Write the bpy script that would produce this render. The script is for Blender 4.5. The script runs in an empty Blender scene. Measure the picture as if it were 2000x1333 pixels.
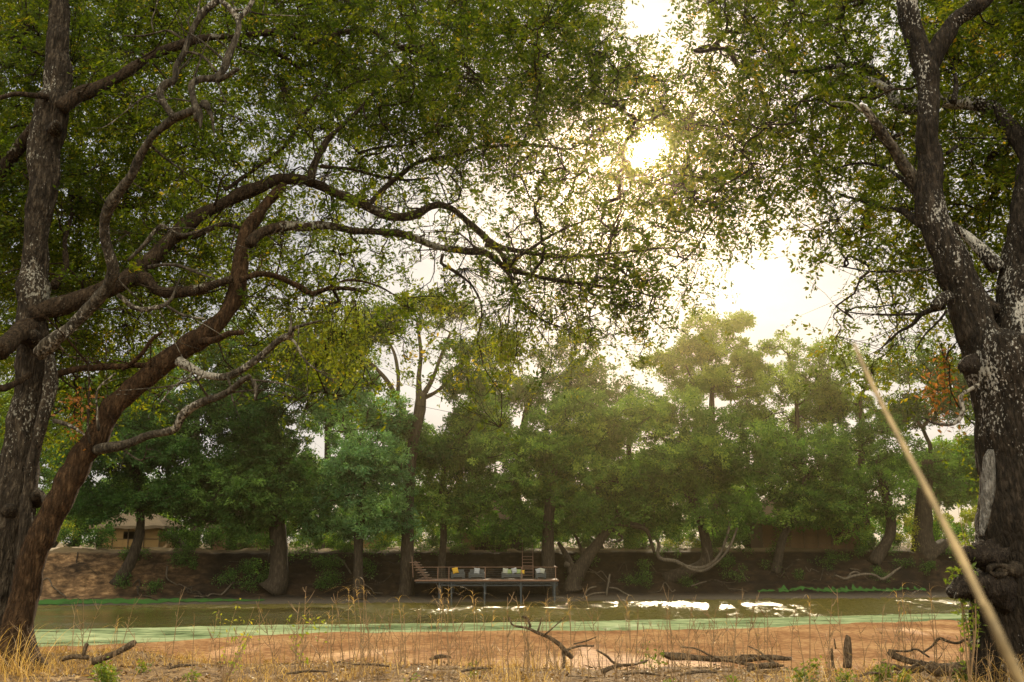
import bpy, math, random
import numpy as np
from mathutils import Vector
random.seed(7)
RNG = np.random.default_rng(11)
C = bpy.context.scene.collection

# ------------------------------------------------------------------ camera
CAM = np.array([0.0, 0.0, 4.8])
F = 1944.0
TH = math.atan(393.5 / F)
FWD = np.array([0, math.cos(TH), math.sin(TH)])
RIGHT = np.array([1.0, 0, 0])
UP = np.array([0, -math.sin(TH), math.cos(TH)])


def ray(px, py):
    return FWD + RIGHT * (px - 1000) / F + UP * (666.5 - py) / F


def P(px, py, Y):
    """the place seen at a pixel, Y metres away over the ground"""
    r = ray(px, py)
    return CAM + r * (Y / r[1])


cam = bpy.data.cameras.new("camera")
cam.lens = 35.0
cam.sensor_width = 36.0
cam.clip_start = 0.05
cam.clip_end = 3000
cam.dof.use_dof = True
cam.dof.focus_distance = 45
cam.dof.aperture_fstop = 5.0
cam_o = bpy.data.objects.new("camera", cam)
C.objects.link(cam_o)
cam_o.location = CAM
cam_o.rotation_euler = (math.pi / 2 + TH, 0, 0)
scene = bpy.context.scene
scene.camera = cam_o

# ------------------------------------------------------------------ light
SUN = ray(1268, 288)
SUN = SUN / np.linalg.norm(SUN)
SUN_EL = math.asin(SUN[2])
SUN_AZ = math.atan2(SUN[0], SUN[1])
sun = bpy.data.lights.new("sun", "SUN")
sun.energy = 5.0
sun.angle = math.radians(0.5)
sun.color = (1.0, 0.82, 0.56)
sun_o = bpy.data.objects.new("sun", sun)
C.objects.link(sun_o)
sun_o.rotation_euler = Vector(SUN).to_track_quat('Z', 'Y').to_euler()

w = bpy.data.worlds.new("World")
scene.world = w
w.use_nodes = True
nt = w.node_tree
N, L = nt.nodes, nt.links
N.clear()
out = N.new("ShaderNodeOutputWorld")
bg = N.new("ShaderNodeBackground")
bg.inputs[1].default_value = 0.13
sky = N.new("ShaderNodeTexSky")
sky.sky_type = 'NISHITA'
sky.sun_disc = False
sky.sun_elevation = SUN_EL
sky.sun_rotation = SUN_AZ
sky.dust_density = 3.5
sky.air_density = 1.0
tc = N.new("ShaderNodeTexCoord")


def wmath(op, a, b=None, c=None):
    n = N.new("ShaderNodeMath")
    n.operation = op
    for i, v in enumerate((a, b, c)):
        if v is None:
            continue
        if isinstance(v, (int, float)):
            n.inputs[i].default_value = v
        else:
            L.new(v, n.inputs[i])
    return n.outputs[0]


sep = N.new("ShaderNodeSeparateXYZ")
L.new(tc.outputs["Generated"], sep.inputs[0])
den = wmath('ADD', wmath('MAXIMUM', sep.outputs[2], 0.0), 0.22)
comb = N.new("ShaderNodeCombineXYZ")
L.new(wmath('DIVIDE', sep.outputs[0], den), comb.inputs[0])
L.new(wmath('DIVIDE', sep.outputs[1], den), comb.inputs[1])
noi = N.new("ShaderNodeTexNoise")
noi.inputs["Scale"].default_value = 2.6
noi.inputs["Detail"].default_value = 7
noi.inputs["Roughness"].default_value = 0.52
L.new(comb.outputs[0], noi.inputs["Vector"])
# thin high cloud veil: pale, with some greyer banks
ramp = N.new("ShaderNodeValToRGB")
ramp.color_ramp.elements[0].position = 0.36
ramp.color_ramp.elements[0].color = (3.1, 3.3, 3.65, 1)
ramp.color_ramp.elements[1].position = 0.62
ramp.color_ramp.elements[1].color = (4.3, 4.4, 4.6, 1)
L.new(noi.outputs[0], ramp.inputs[0])
mix = N.new("ShaderNodeMix")
mix.data_type = 'RGBA'
mix.inputs[0].default_value = 0.95
L.new(sky.outputs[0], mix.inputs[6])
L.new(ramp.outputs[0], mix.inputs[7])
# added fill light: sky above and behind the camera brightened and warmed
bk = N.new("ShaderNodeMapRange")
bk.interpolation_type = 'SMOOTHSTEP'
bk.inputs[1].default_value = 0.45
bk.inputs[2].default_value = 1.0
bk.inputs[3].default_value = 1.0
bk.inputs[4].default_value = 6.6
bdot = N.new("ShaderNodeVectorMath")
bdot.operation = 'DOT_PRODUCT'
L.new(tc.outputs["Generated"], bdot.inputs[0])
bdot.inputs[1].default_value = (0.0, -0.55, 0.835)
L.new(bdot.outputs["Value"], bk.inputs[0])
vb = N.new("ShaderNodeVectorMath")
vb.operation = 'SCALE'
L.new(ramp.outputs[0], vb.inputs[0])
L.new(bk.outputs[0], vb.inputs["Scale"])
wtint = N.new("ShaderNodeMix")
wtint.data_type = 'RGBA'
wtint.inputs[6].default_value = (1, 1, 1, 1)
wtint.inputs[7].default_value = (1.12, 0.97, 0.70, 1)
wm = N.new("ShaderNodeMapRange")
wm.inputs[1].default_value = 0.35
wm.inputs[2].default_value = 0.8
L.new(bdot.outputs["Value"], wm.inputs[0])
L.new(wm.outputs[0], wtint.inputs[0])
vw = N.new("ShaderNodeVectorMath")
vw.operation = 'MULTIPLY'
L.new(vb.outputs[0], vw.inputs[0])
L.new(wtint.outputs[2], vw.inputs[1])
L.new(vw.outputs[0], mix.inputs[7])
# one dark cloud near the top
cdir = ray(1262, 48)
cdir = cdir / np.linalg.norm(cdir)
sub = N.new("ShaderNodeVectorMath")
sub.operation = 'SUBTRACT'
L.new(tc.outputs["Generated"], sub.inputs[0])
sub.inputs[1].default_value = tuple(cdir)
nz2 = N.new("ShaderNodeTexNoise")
nz2.inputs["Scale"].default_value = 16
nz2.inputs["Detail"].default_value = 5
L.new(tc.outputs["Generated"], nz2.inputs["Vector"])
nsub = N.new("ShaderNodeVectorMath")
nsub.operation = 'MULTIPLY_ADD'
L.new(nz2.outputs["Color"], nsub.inputs[0])
nsub.inputs[1].default_value = (0.05, 0.05, 0.05)
L.new(sub.outputs[0], nsub.inputs[2])
sc_ = N.new("ShaderNodeVectorMath")
sc_.operation = 'MULTIPLY'
L.new(nsub.outputs[0], sc_.inputs[0])
sc_.inputs[1].default_value = (1.0, 1.0, 1.9)
ln = N.new("ShaderNodeVectorMath")
ln.operation = 'LENGTH'
L.new(sc_.outputs[0], ln.inputs[0])
cm = N.new("ShaderNodeMapRange")
cm.interpolation_type = 'SMOOTHSTEP'
cm.inputs[1].default_value = 0.075
cm.inputs[2].default_value = 0.042
L.new(ln.outputs["Value"], cm.inputs[0])
mix2 = N.new("ShaderNodeMix")
mix2.data_type = 'RGBA'
L.new(wmath('MULTIPLY', cm.outputs[0], 0.8), mix2.inputs[0])
L.new(mix.outputs[2], mix2.inputs[6])
mix2.inputs[7].default_value = (3.6, 3.9, 4.3, 1)
# the sun seen through the veil: bright spot and its aureole
dot = N.new("ShaderNodeVectorMath")
dot.operation = 'DOT_PRODUCT'
L.new(tc.outputs["Generated"], dot.inputs[0])
dot.inputs[1].default_value = tuple(SUN)
d = wmath('MAXIMUM', dot.outputs["Value"], 0.0)
g1 = wmath('MULTIPLY', wmath('POWER', d, 30000.0), 260.0)
g2 = wmath('MULTIPLY', wmath('POWER', d, 90.0), 1.0)
g3 = wmath('MULTIPLY', wmath('POWER', d, 9.0), 0.3)
gs = wmath('ADD', wmath('ADD', g1, g2), g3)
gcol = N.new("ShaderNodeVectorMath")
gcol.operation = 'SCALE'
gcol.inputs[0].default_value = (1.0, 0.78, 0.46)
L.new(gs, gcol.inputs["Scale"])
add = N.new("ShaderNodeVectorMath")
add.operation = 'ADD'
L.new(mix2.outputs[2], add.inputs[0])
L.new(gcol.outputs[0], add.inputs[1])
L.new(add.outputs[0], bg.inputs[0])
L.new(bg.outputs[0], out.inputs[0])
scene.view_settings.view_transform = 'Standard'
scene.view_settings.look = 'None'
scene.view_settings.exposure = 0.25
scene.view_settings.gamma = 1
scene.cycles.max_bounces = 8
scene.cycles.transmission_bounces = 5
scene.cycles.diffuse_bounces = 4
scene.cycles.volume_bounces = 0
scene.cycles.sample_clamp_indirect = 4


# ------------------------------------------------------------------ helpers
def _h(ix, iy, iz, seed):
    n = (ix * 374761393 + iy * 668265263 + iz * 2147483647 + seed * 1274126177) & 0x7fffffff
    n = ((n ^ (n >> 13)) * 1274126177) & 0x7fffffff
    n = (n ^ (n >> 16)) & 0x7fffffff
    return n / 0x7fffffff


def vnoise(p, f=1.0, seed=0):
    """value noise 0..1 at points (n,3)"""
    q = np.asarray(p, float) * f
    i = np.floor(q).astype(np.int64)
    t = q - i
    t = t * t * (3 - 2 * t)
    r = 0
    for dx in (0, 1):
        wx = t[:, 0] if dx else 1 - t[:, 0]
        for dy in (0, 1):
            wy = t[:, 1] if dy else 1 - t[:, 1]
            for dz in (0, 1):
                wz = t[:, 2] if dz else 1 - t[:, 2]
                r = r + wx * wy * wz * _h(i[:, 0] + dx, i[:, 1] + dy, i[:, 2] + dz, seed)
    return r


def fbm(p, f=1.0, o=4, seed=0):
    a, s, r = 0.5, 0, 0
    for k in range(o):
        r = r + a * vnoise(p, f * 2 ** k, seed + k)
        s += a
        a *= 0.5
    return r / s


def link(name, me, parent=None):
    o = bpy.data.objects.new(name, me)
    C.objects.link(o)
    if parent is not None:
        o.parent = parent
        o.matrix_parent_inverse = parent.matrix_basis.inverted() if False else o.matrix_parent_inverse
    return o


def tag(o, label=None, cat=None, group=None, kind=None):
    if label:
        o["label"] = label
    if cat:
        o["category"] = cat
    if group:
        o["group"] = group
    if kind:
        o["kind"] = kind
    return o


def empty(name, loc=(0, 0, 0), label=None, cat=None, group=None):
    o = bpy.data.objects.new(name, None)
    C.objects.link(o)
    o.location = tuple(float(v) for v in loc)
    tag(o, label, cat, group)
    return o


def mesh(name, v, f, mat, parent=None, smooth=False, tint=None, origin=None):
    """v (n,3) array; f (m,k) array or list of arrays with differing k"""
    v = np.asarray(v, np.float64)
    if parent is not None:
        v = v - np.array(parent.location)
    elif origin is not None:
        v = v - np.asarray(origin, float)
    fl = f if (isinstance(f, list) and not isinstance(f[0], tuple)) else [f]
    fl = [np.asarray(a, np.int32) for a in fl if len(a)]
    me = bpy.data.meshes.new(name)
    me.vertices.add(len(v))
    me.vertices.foreach_set("co", v.astype(np.float32).ravel())
    loops = np.concatenate([a.ravel() for a in fl])
    tot = np.concatenate([np.full(len(a), a.shape[1], np.int32) for a in fl])
    st = np.concatenate([[0], np.cumsum(tot)[:-1]]).astype(np.int32)
    me.loops.add(len(loops))
    me.loops.foreach_set("vertex_index", loops)
    me.polygons.add(len(tot))
    me.polygons.foreach_set("loop_start", st)
    me.update(calc_edges=True)
    me.polygons.foreach_set("use_smooth", np.full(len(tot), smooth, bool))
    if tint is not None:
        a = me.attributes.new("tint", 'FLOAT', 'POINT')
        a.data.foreach_set("value", np.asarray(tint, np.float32))
    me.materials.append(mat)
    me.update()
    o = link(name, me, parent)
    if parent is None and origin is not None:
        o.location = tuple(float(q) for q in origin)
    return o


def catmull(pts, n):
    """resample control rows (k,d) into n rows"""
    p = np.asarray(pts, float)
    if len(p) < 3:
        t = np.linspace(0, 1, n)[:, None]
        return p[0] * (1 - t) + p[-1] * t
    q = np.vstack([2 * p[0] - p[1], p, 2 * p[-1] - p[-2]])
    seg = np.linalg.norm(np.diff(p[:, :3], axis=0), axis=1)
    cum = np.concatenate([[0], np.cumsum(seg)])
    s = np.linspace(0, cum[-1], n)
    i = np.clip(np.searchsorted(cum, s, side='right') - 1, 0, len(p) - 2)
    t = ((s - cum[i]) / np.maximum(seg[i], 1e-9))[:, None]
    a, b, c, d_ = q[i], q[i + 1], q[i + 2], q[i + 3]
    return 0.5 * ((2 * b) + (-a + c) * t + (2 * a - 5 * b + 4 * c - d_) * t ** 2 + (-a + 3 * b - 3 * c + d_) * t ** 3)


class Tubes:
    def __init__(s):
        s.v, s.q, s.t, s.n = [], [], [], 0

    def add(s, pts, rad, sides=6, rough=0.0, rf=3.0, seed=0, cap=True, lobes=0.0):
        p = np.asarray(pts, float)
        r = np.asarray(rad, float) * np.ones(len(p))
        n = len(p)
        tan = np.gradient(p, axis=0)
        tan /= np.maximum(np.linalg.norm(tan, axis=1), 1e-9)[:, None]
        ref = np.array([0.0, 1.0, 0.0]) if abs(tan[0][1]) < 0.9 else np.array([1.0, 0, 0])
        U = np.zeros((n, 3))
        u = np.cross(tan[0], ref)
        u /= np.linalg.norm(u)
        for i in range(n):
            u = u - tan[i] * np.dot(u, tan[i])
            u /= max(np.linalg.norm(u), 1e-9)
            U[i] = u
        W = np.cross(tan, U)
        a = np.linspace(0, 2 * np.pi, sides, endpoint=False)
        dirs = U[:, None, :] * np.cos(a)[None, :, None] + W[:, None, :] * np.sin(a)[None, :, None]
        rr = np.repeat(r[:, None], sides, 1)
        if rough or lobes:
            base = (p[:, None, :] + dirs * rr[..., None]).reshape(-1, 3)
            if rough:
                nz = fbm(base * np.array([1, 1, 0.35]), rf, 4, seed).reshape(n, sides) - 0.5
                nz2 = np.abs(fbm(base * np.array([1, 1, 0.16]), rf * 5, 3, seed + 9).reshape(n, sides) - 0.5) - 0.1
                rr = rr * (1 + rough * 2.2 * nz + rough * 2.4 * nz2)
            if lobes:
                z = p[:, 2] - p[0, 2]
                fl = lobes * np.exp(-z / 0.55)[:, None]
                rr = rr * (1 + fl * (0.55 + 0.45 * np.cos(5 * a + seed)[None, :] + 0.3 * np.cos(3 * a + 1 + seed)[None, :]))
        v = (p[:, None, :] + dirs * rr[..., None]).reshape(-1, 3)
        i = np.arange(n - 1)[:, None] * sides
        j = np.arange(sides)[None, :]
        k = (j + 1) % sides
        q = np.stack([i + j, i + k, i + sides + k, i + sides + j], -1).reshape(-1, 4) + s.n
        s.v.append(v)
        s.q.append(q)
        nv = len(v)
        if cap:
            s.v.append(np.vstack([p[0] - tan[0] * r[0] * 0.2, p[-1] + tan[-1] * r[-1] * 0.5]))
            jj = np.arange(sides)
            kk = (jj + 1) % sides
            s.t.append(np.stack([jj + s.n, np.full(sides, s.n + nv), kk + s.n], -1))
            e = (n - 1) * sides
            s.t.append(np.stack([jj + s.n + e, kk + s.n + e, np.full(sides, s.n + nv + 1)], -1))
            nv += 2
        s.n += nv

    def segs(s, A, B, ra, rb, sides=3):
        """many straight tapered segments at once"""
        m = len(A)
        if not m:
            return
        t = B - A
        t = t / np.maximum(np.linalg.norm(t, axis=1), 1e-9)[:, None]
        ref = np.where(np.abs(t[:, 2:3]) < 0.9, np.array([[0, 0, 1.0]]), np.array([[1.0, 0, 0]]))
        u = np.cross(t, ref)
        u /= np.linalg.norm(u, axis=1)[:, None]
        wv = np.cross(t, u)
        a = np.linspace(0, 2 * np.pi, sides, endpoint=False)
        dr = u[:, None] * np.cos(a)[None, :, None] + wv[:, None] * np.sin(a)[None, :, None]
        ra = (np.ones(m) * ra)[:, None, None]
        rb = (np.ones(m) * rb)[:, None, None]
        v = np.concatenate([A[:, None] + dr * ra, B[:, None] + dr * rb], 1).reshape(-1, 3)
        b = (np.arange(m) * 2 * sides)[:, None]
        j = np.arange(sides)[None, :]
        k = (j + 1) % sides
        q = np.stack([b + j, b + k, b + sides + k, b + sides + j], -1).reshape(-1, 4) + s.n
        s.v.append(v)
        s.q.append(q)
        s.n += len(v)

    def build(s, name, mat, parent=None, smooth=True, origin=None):
        f = [np.concatenate(s.q)] if s.q else []
        if s.t:
            f.append(np.concatenate(s.t))
        return mesh(name, np.concatenate(s.v), f, mat, parent, smooth, origin=origin)


class Boxes:
    """boxes, oriented bars"""
    def __init__(s):
        s.v, s.f, s.n = [], [], 0

    def bar(s, a, b, wx, wy, bev=0.0):
        a, b = np.asarray(a, float), np.asarray(b, float)
        t = b - a
        ln_ = np.linalg.norm(t)
        t = t / ln_
        ref = np.array([0, 0, 1.0]) if abs(t[2]) < 0.9 else np.array([0, 1.0, 0])
        u = np.cross(t, ref)
        u /= np.linalg.norm(u)
        v = np.cross(u, t)
        c = min(wx, wy) * 0.18
        prof = [(-wx / 2 + c, -wy / 2), (wx / 2 - c, -wy / 2), (wx / 2, -wy / 2 + c), (wx / 2, wy / 2 - c),
                (wx / 2 - c, wy / 2), (-wx / 2 + c, wy / 2), (-wx / 2, wy / 2 - c), (-wx / 2, -wy / 2 + c)]
        vs = [a + u * x + v * y for x, y in prof] + [b + u * x + v * y for x, y in prof]
        s.v += vs
        for i in range(8):
            j = (i + 1) % 8
            s.f.append([s.n + i, s.n + j, s.n + 8 + j, s.n + 8 + i])
        s.f.append([s.n + i for i in range(7, -1, -1)])
        s.f.append([s.n + 8 + i for i in range(8)])
        s.n += 16

    def box(s, x0, x1, y0, y1, z0, z1):
        s.bar((x0, (y0 + y1) / 2, (z0 + z1) / 2), (x1, (y0 + y1) / 2, (z0 + z1) / 2), y1 - y0, z1 - z0)

    def build(s, name, mat, parent=None):
        f4 = [f for f in s.f if len(f) == 4]
        f8 = [f for f in s.f if len(f) == 8]
        return mesh(name, np.array(s.v), [np.array(f4), np.array(f8)], mat, parent)


# ------------------------------------------------------------------ materials
def newmat(name):
    m = bpy.data.materials.new(name)
    m.use_nodes = True
    n = m.node_tree.nodes
    b = n["Principled BSDF"]
    return m, n, m.node_tree.links, b


def ramp_(n, cols):
    r = n.new("ShaderNodeValToRGB")
    e = r.color_ramp.elements
    while len(e) < len(cols):
        e.new(0.5)
    for k, (p, c) in enumerate(cols):
        e[k].position = p
        e[k].color = (*c, 1)
    return r


def noise_(n, l, scale, detail=5, vec=None, rough=0.55):
    x = n.new("ShaderNodeTexNoise")
    x.inputs["Scale"].default_value = scale
    x.inputs["Detail"].default_value = detail
    x.inputs["Roughness"].default_value = rough
    if vec is not None:
        l.new(vec, x.inputs["Vector"])
    return x


def mapping(n, l, scale, rot=(0, 0, 0)):
    t = n.new("ShaderNodeTexCoord")
    m = n.new("ShaderNodeMapping")
    m.inputs["Scale"].default_value = scale
    m.inputs["Rotation"].default_value = rot
    l.new(t.outputs["Object"], m.inputs[0])
    return m.outputs[0]


def bump_(n, l, h, b, strength=0.5, dist=0.02):
    x = n.new("ShaderNodeBump")
    x.inputs["Strength"].default_value = strength
    x.inputs["Distance"].default_value = dist
    l.new(h, x.inputs["Height"])
    l.new(x.outputs[0], b.inputs["Normal"])
    return x


def mixc(n, l, fac, a, b_, mode='MIX'):
    x = n.new("ShaderNodeMix")
    x.data_type = 'RGBA'
    x.blend_type = mode
    for sock, v in ((x.inputs[0], fac), (x.inputs[6], a), (x.inputs[7], b_)):
        if isinstance(v, (int, float)):
            sock.default_value = v
        elif isinstance(v, tuple):
            sock.default_value = (*v, 1)
        else:
            l.new(v, sock)
    return x.outputs[2]


def leaf_mat(name, cols, trans=0.45, gloss=0.35, thru=(2.1, 1.85, 0.55)):
    m, n, l, b = newmat(name)
    a = n.new("ShaderNodeAttribute")
    a.attribute_name = "tint"
    r = ramp_(n, cols)
    l.new(a.outputs["Fac"], r.inputs[0])
    l.new(r.outputs[0], b.inputs["Base Color"])
    b.inputs["Roughness"].default_value = 0.55
    b.inputs["Specular IOR Level"].default_value = gloss
    tr = n.new("ShaderNodeBsdfTranslucent")
    hue = mixc(n, l, 1.0, r.outputs[0], thru, 'MULTIPLY')
    l.new(hue, tr.inputs[0])
    mx = n.new("ShaderNodeMixShader")
    mx.inputs[0].default_value = trans
    l.new(b.outputs[0], mx.inputs[1])
    l.new(tr.outputs[0], mx.inputs[2])
    l.new(mx.outputs[0], n["Material Output"].inputs[0])
    return m


def bark_mat(name, dark, mid, light, lichen=None, lich_amt=0.5, scale=1.0, lsc=14):
    m, n, l, b = newmat(name)
    v = mapping(n, l, (9 * scale, 9 * scale, 2.2 * scale))
    n1 = noise_(n, l, 2.2, 8, v, 0.65)
    v2 = mapping(n, l, (1, 1, 0.6))
    n2 = noise_(n, l, 1.6 * scale, 5, v2)
    r = ramp_(n, [(0.30, dark), (0.52, mid), (0.74, light)])
    l.new(n1.outputs[0], r.inputs[0])
    col = mixc(n, l, n2.outputs[0], r.outputs[0], mid, 'MULTIPLY')
    col = mixc(n, l, 0.45, r.outputs[0], r.outputs[0])
    if lichen:
        n3 = noise_(n, l, lsc * scale, 4, mapping(n, l, (1, 1, 0.6)), 0.6)
        n4 = noise_(n, l, 1.1 * scale, 3, v2)
        th = n.new("ShaderNodeMath")
        th.operation = 'MULTIPLY_ADD'
        l.new(n4.outputs[0], th.inputs[0])
        th.inputs[1].default_value = 1.5
        l.new(n3.outputs[0], th.inputs[2])
        mr = n.new("ShaderNodeMapRange")
        mr.inputs[1].default_value = 1.54 - 0.36 * lich_amt
        mr.inputs[2].default_value = 1.60 - 0.36 * lich_amt
        l.new(th.outputs[0], mr.inputs[0])
        col = mixc(n, l, mr.outputs[0], r.outputs[0], lichen)
    l.new(col, b.inputs["Base Color"])
    b.inputs["Roughness"].default_value = 0.92
    b.inputs["Specular IOR Level"].default_value = 0.15
    vor = n.new("ShaderNodeTexVoronoi")
    vor.feature = 'DISTANCE_TO_EDGE'
    vor.inputs["Scale"].default_value = 3.0
    l.new(v, vor.inputs["Vector"])
    hm = n.new("ShaderNodeMath")
    hm.operation = 'ADD'
    l.new(n1.outputs[0], hm.inputs[0])
    l.new(vor.outputs["Distance"], hm.inputs[1])
    bump_(n, l, hm.outputs[0], b, 1.0, 0.06)
    return m


def plain(name, col, rough=0.7, var=0.25, sc=8, metal=0.0, bump=0.3, stretch=(1, 1, 1)):
    m, n, l, b = newmat(name)
    nz = noise_(n, l, sc, 5, mapping(n, l, stretch))
    d_ = tuple(c * (1 - var) for c in col)
    u = tuple(min(1, c * (1 + var)) for c in col)
    r = ramp_(n, [(0.3, d_), (0.7, u)])
    l.new(nz.outputs[0], r.inputs[0])
    l.new(r.outputs[0], b.inputs["Base Color"])
    b.inputs["Roughness"].default_value = rough
    b.inputs["Metallic"].default_value = metal
    bump_(n, l, nz.outputs[0], b, bump, 0.01)
    return m


M_LEAF_L = leaf_mat("leaf_near_left", [(0.0, (0.022, 0.042, 0.006)), (0.5, (0.055, 0.088, 0.010)), (0.9, (0.125, 0.15, 0.015)), (1.0, (0.22, 0.18, 0.02))], 0.60, 0.15, (2.7, 2.4, 0.7))
M_LEAF_R = leaf_mat("leaf_near_right", [(0.0, (0.022, 0.042, 0.006)), (0.5, (0.058, 0.088, 0.010)), (0.88, (0.135, 0.15, 0.015)), (1.0, (0.24, 0.17, 0.02))], 0.60, 0.15, (2.7, 2.4, 0.7))
M_LEAF_Y = leaf_mat("leaf_yellowing", [(0.0, (0.09, 0.14, 0.02)), (0.7, (0.20, 0.25, 0.03)), (1.0, (0.34, 0.30, 0.03))], 0.5)
M_LEAF_O = leaf_mat("leaf_withered", [(0.0, (0.16, 0.075, 0.025)), (1.0, (0.32, 0.15, 0.05))], 0.4)
FAR_COLS = {
    'dark': [(0.0, (0.012, 0.038, 0.009)), (0.5, (0.042, 0.096, 0.025)), (1.0, (0.14, 0.23, 0.055))],
    'blue': [(0.0, (0.034, 0.088, 0.038)), (0.5, (0.1, 0.2, 0.085)), (1.0, (0.23, 0.37, 0.15))],
    'mid': [(0.0, (0.018, 0.054, 0.01)), (0.5, (0.075, 0.155, 0.03)), (1.0, (0.23, 0.33, 0.065))],
    'light': [(0.0, (0.045, 0.092, 0.014)), (0.5, (0.125, 0.195, 0.032)), (1.0, (0.27, 0.34, 0.07))],
    'yellow': [(0.0, (0.12, 0.15, 0.02)), (0.5, (0.20, 0.22, 0.03)), (1.0, (0.35, 0.30, 0.05))],
}
M_FAR = {k: leaf_mat("foliage_" + k, c, 0.48, 0.15, (1.6, 1.75, 0.7)) for k, c in FAR_COLS.items()}
M_BARK_A = bark_mat("bark_grey", (0.008, 0.006, 0.004), (0.034, 0.026, 0.018), (0.13, 0.105, 0.075), (0.26, 0.25, 0.21), 0.36, 1.0, 34)
M_BARK_B = bark_mat("bark_brown", (0.009, 0.005, 0.002), (0.040, 0.022, 0.010), (0.12, 0.072, 0.036), None)
M_BARK_LIMB = bark_mat("bark_limb", (0.010, 0.007, 0.004), (0.036, 0.024, 0.014), (0.085, 0.06, 0.038), (0.20, 0.19, 0.15), 0.2)
M_BARK_DEAD = bark_mat("bark_dead", (0.008, 0.007, 0.005), (0.060, 0.050, 0.036), (0.20, 0.175, 0.135), (0.30, 0.28, 0.235), 0.55, 0.9, 26)
M_BARK_R = bark_mat("bark_lichen", (0.006, 0.005, 0.004), (0.022, 0.017, 0.012), (0.08, 0.062, 0.045), (0.40, 0.39, 0.35), 0.48, 1.0, 40)
M_BARK_FAR = bark_mat("bark_far", (0.010, 0.008, 0.006), (0.033, 0.026, 0.019), (0.085, 0.068, 0.05), None, 0.4, 0.4)
M_BARK_FAR2 = bark_mat("bark_far_pale", (0.03, 0.025, 0.018), (0.075, 0.062, 0.047), (0.14, 0.12, 0.09), None, 0.4, 0.4)
M_BURL = bark_mat("bark_burl", (0.008, 0.006, 0.005), (0.028, 0.021, 0.016), (0.085, 0.068, 0.052), (0.30, 0.30, 0.28), 0.15, 1.6, 24)
M_LOG = bark_mat("log_wood", (0.040, 0.027, 0.015), (0.14, 0.10, 0.062), (0.30, 0.235, 0.16), None, 0.4, 1.6)
M_DRY = leaf_mat("dry_grass", [(0.0, (0.14, 0.088, 0.036)), (0.5, (0.30, 0.20, 0.085)), (1.0, (0.50, 0.37, 0.17))], 0.35)
M_STALK = plain("dry_stalk", (0.22, 0.14, 0.065), 0.7, 0.3, 20)
M_GREEN = leaf_mat("green_weed", [(0.0, (0.04, 0.075, 0.012)), (0.5, (0.09, 0.145, 0.02)), (1.0, (0.18, 0.22, 0.04))], 0.45)
M_DECKWOOD = plain("deck_wood", (0.09, 0.055, 0.036), 0.75, 0.35, 5, stretch=(1, 8, 8))
M_RAIL = plain("rail_wood", (0.13, 0.07, 0.042), 0.6, 0.3, 6)
M_STEEL = plain("painted_steel", (0.03, 0.04, 0.047), 0.5, 0.25, 5, 0.2)
M_SOFA = plain("sofa_frame", (0.045, 0.05, 0.05), 0.7, 0.25, 9)
M_YEL = plain("cushion_yellow", (0.38, 0.23, 0.012), 0.85, 0.08, 12)
M_CRE = plain("cushion_cream", (0.24, 0.25, 0.21), 0.85, 0.12, 14)
M_GRN = plain("cushion_green", (0.16, 0.21, 0.08), 0.85, 0.35, 16)
M_GRY = plain("cushion_grey", (0.23, 0.245, 0.26), 0.85, 0.08, 12)
M_WHITE = plain("white_paint", (0.72, 0.74, 0.76), 0.6, 0.08, 6)
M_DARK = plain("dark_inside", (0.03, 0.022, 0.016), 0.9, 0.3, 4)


def reed_mat(name, col, rows=26):
    m, n, l, b = newmat(name)
    w_ = n.new("ShaderNodeTexWave")
    w_.bands_direction = 'X'
    w_.inputs["Scale"].default_value = rows / 4
    w_.inputs["Distortion"].default_value = 1.5
    w_.inputs["Detail"].default_value = 3
    v = mapping(n, l, (1, 1, 0.12))
    l.new(v, w_.inputs["Vector"])
    nz = noise_(n, l, 1.3, 5, v)
    mx = n.new("ShaderNodeMath")
    mx.operation = 'MULTIPLY'
    l.new(w_.outputs["Fac"], mx.inputs[0])
    l.new(nz.outputs[0], mx.inputs[1])
    r = ramp_(n, [(0.1, tuple(c * 0.45 for c in col)), (0.55, col)])
    l.new(mx.outputs[0], r.inputs[0])
    l.new(r.outputs[0], b.inputs["Base Color"])
    b.inputs["Roughness"].default_value = 0.85
    bump_(n, l, w_.outputs["Fac"], b, 0.6, 0.02)
    return m


M_REED = reed_mat("reed_wall", (0.42, 0.27, 0.10))
M_REED2 = reed_mat("reed_wall_brown", (0.22, 0.13, 0.06))
M_THATCH = reed_mat("thatch", (0.24, 0.18, 0.11), 40)


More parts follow.
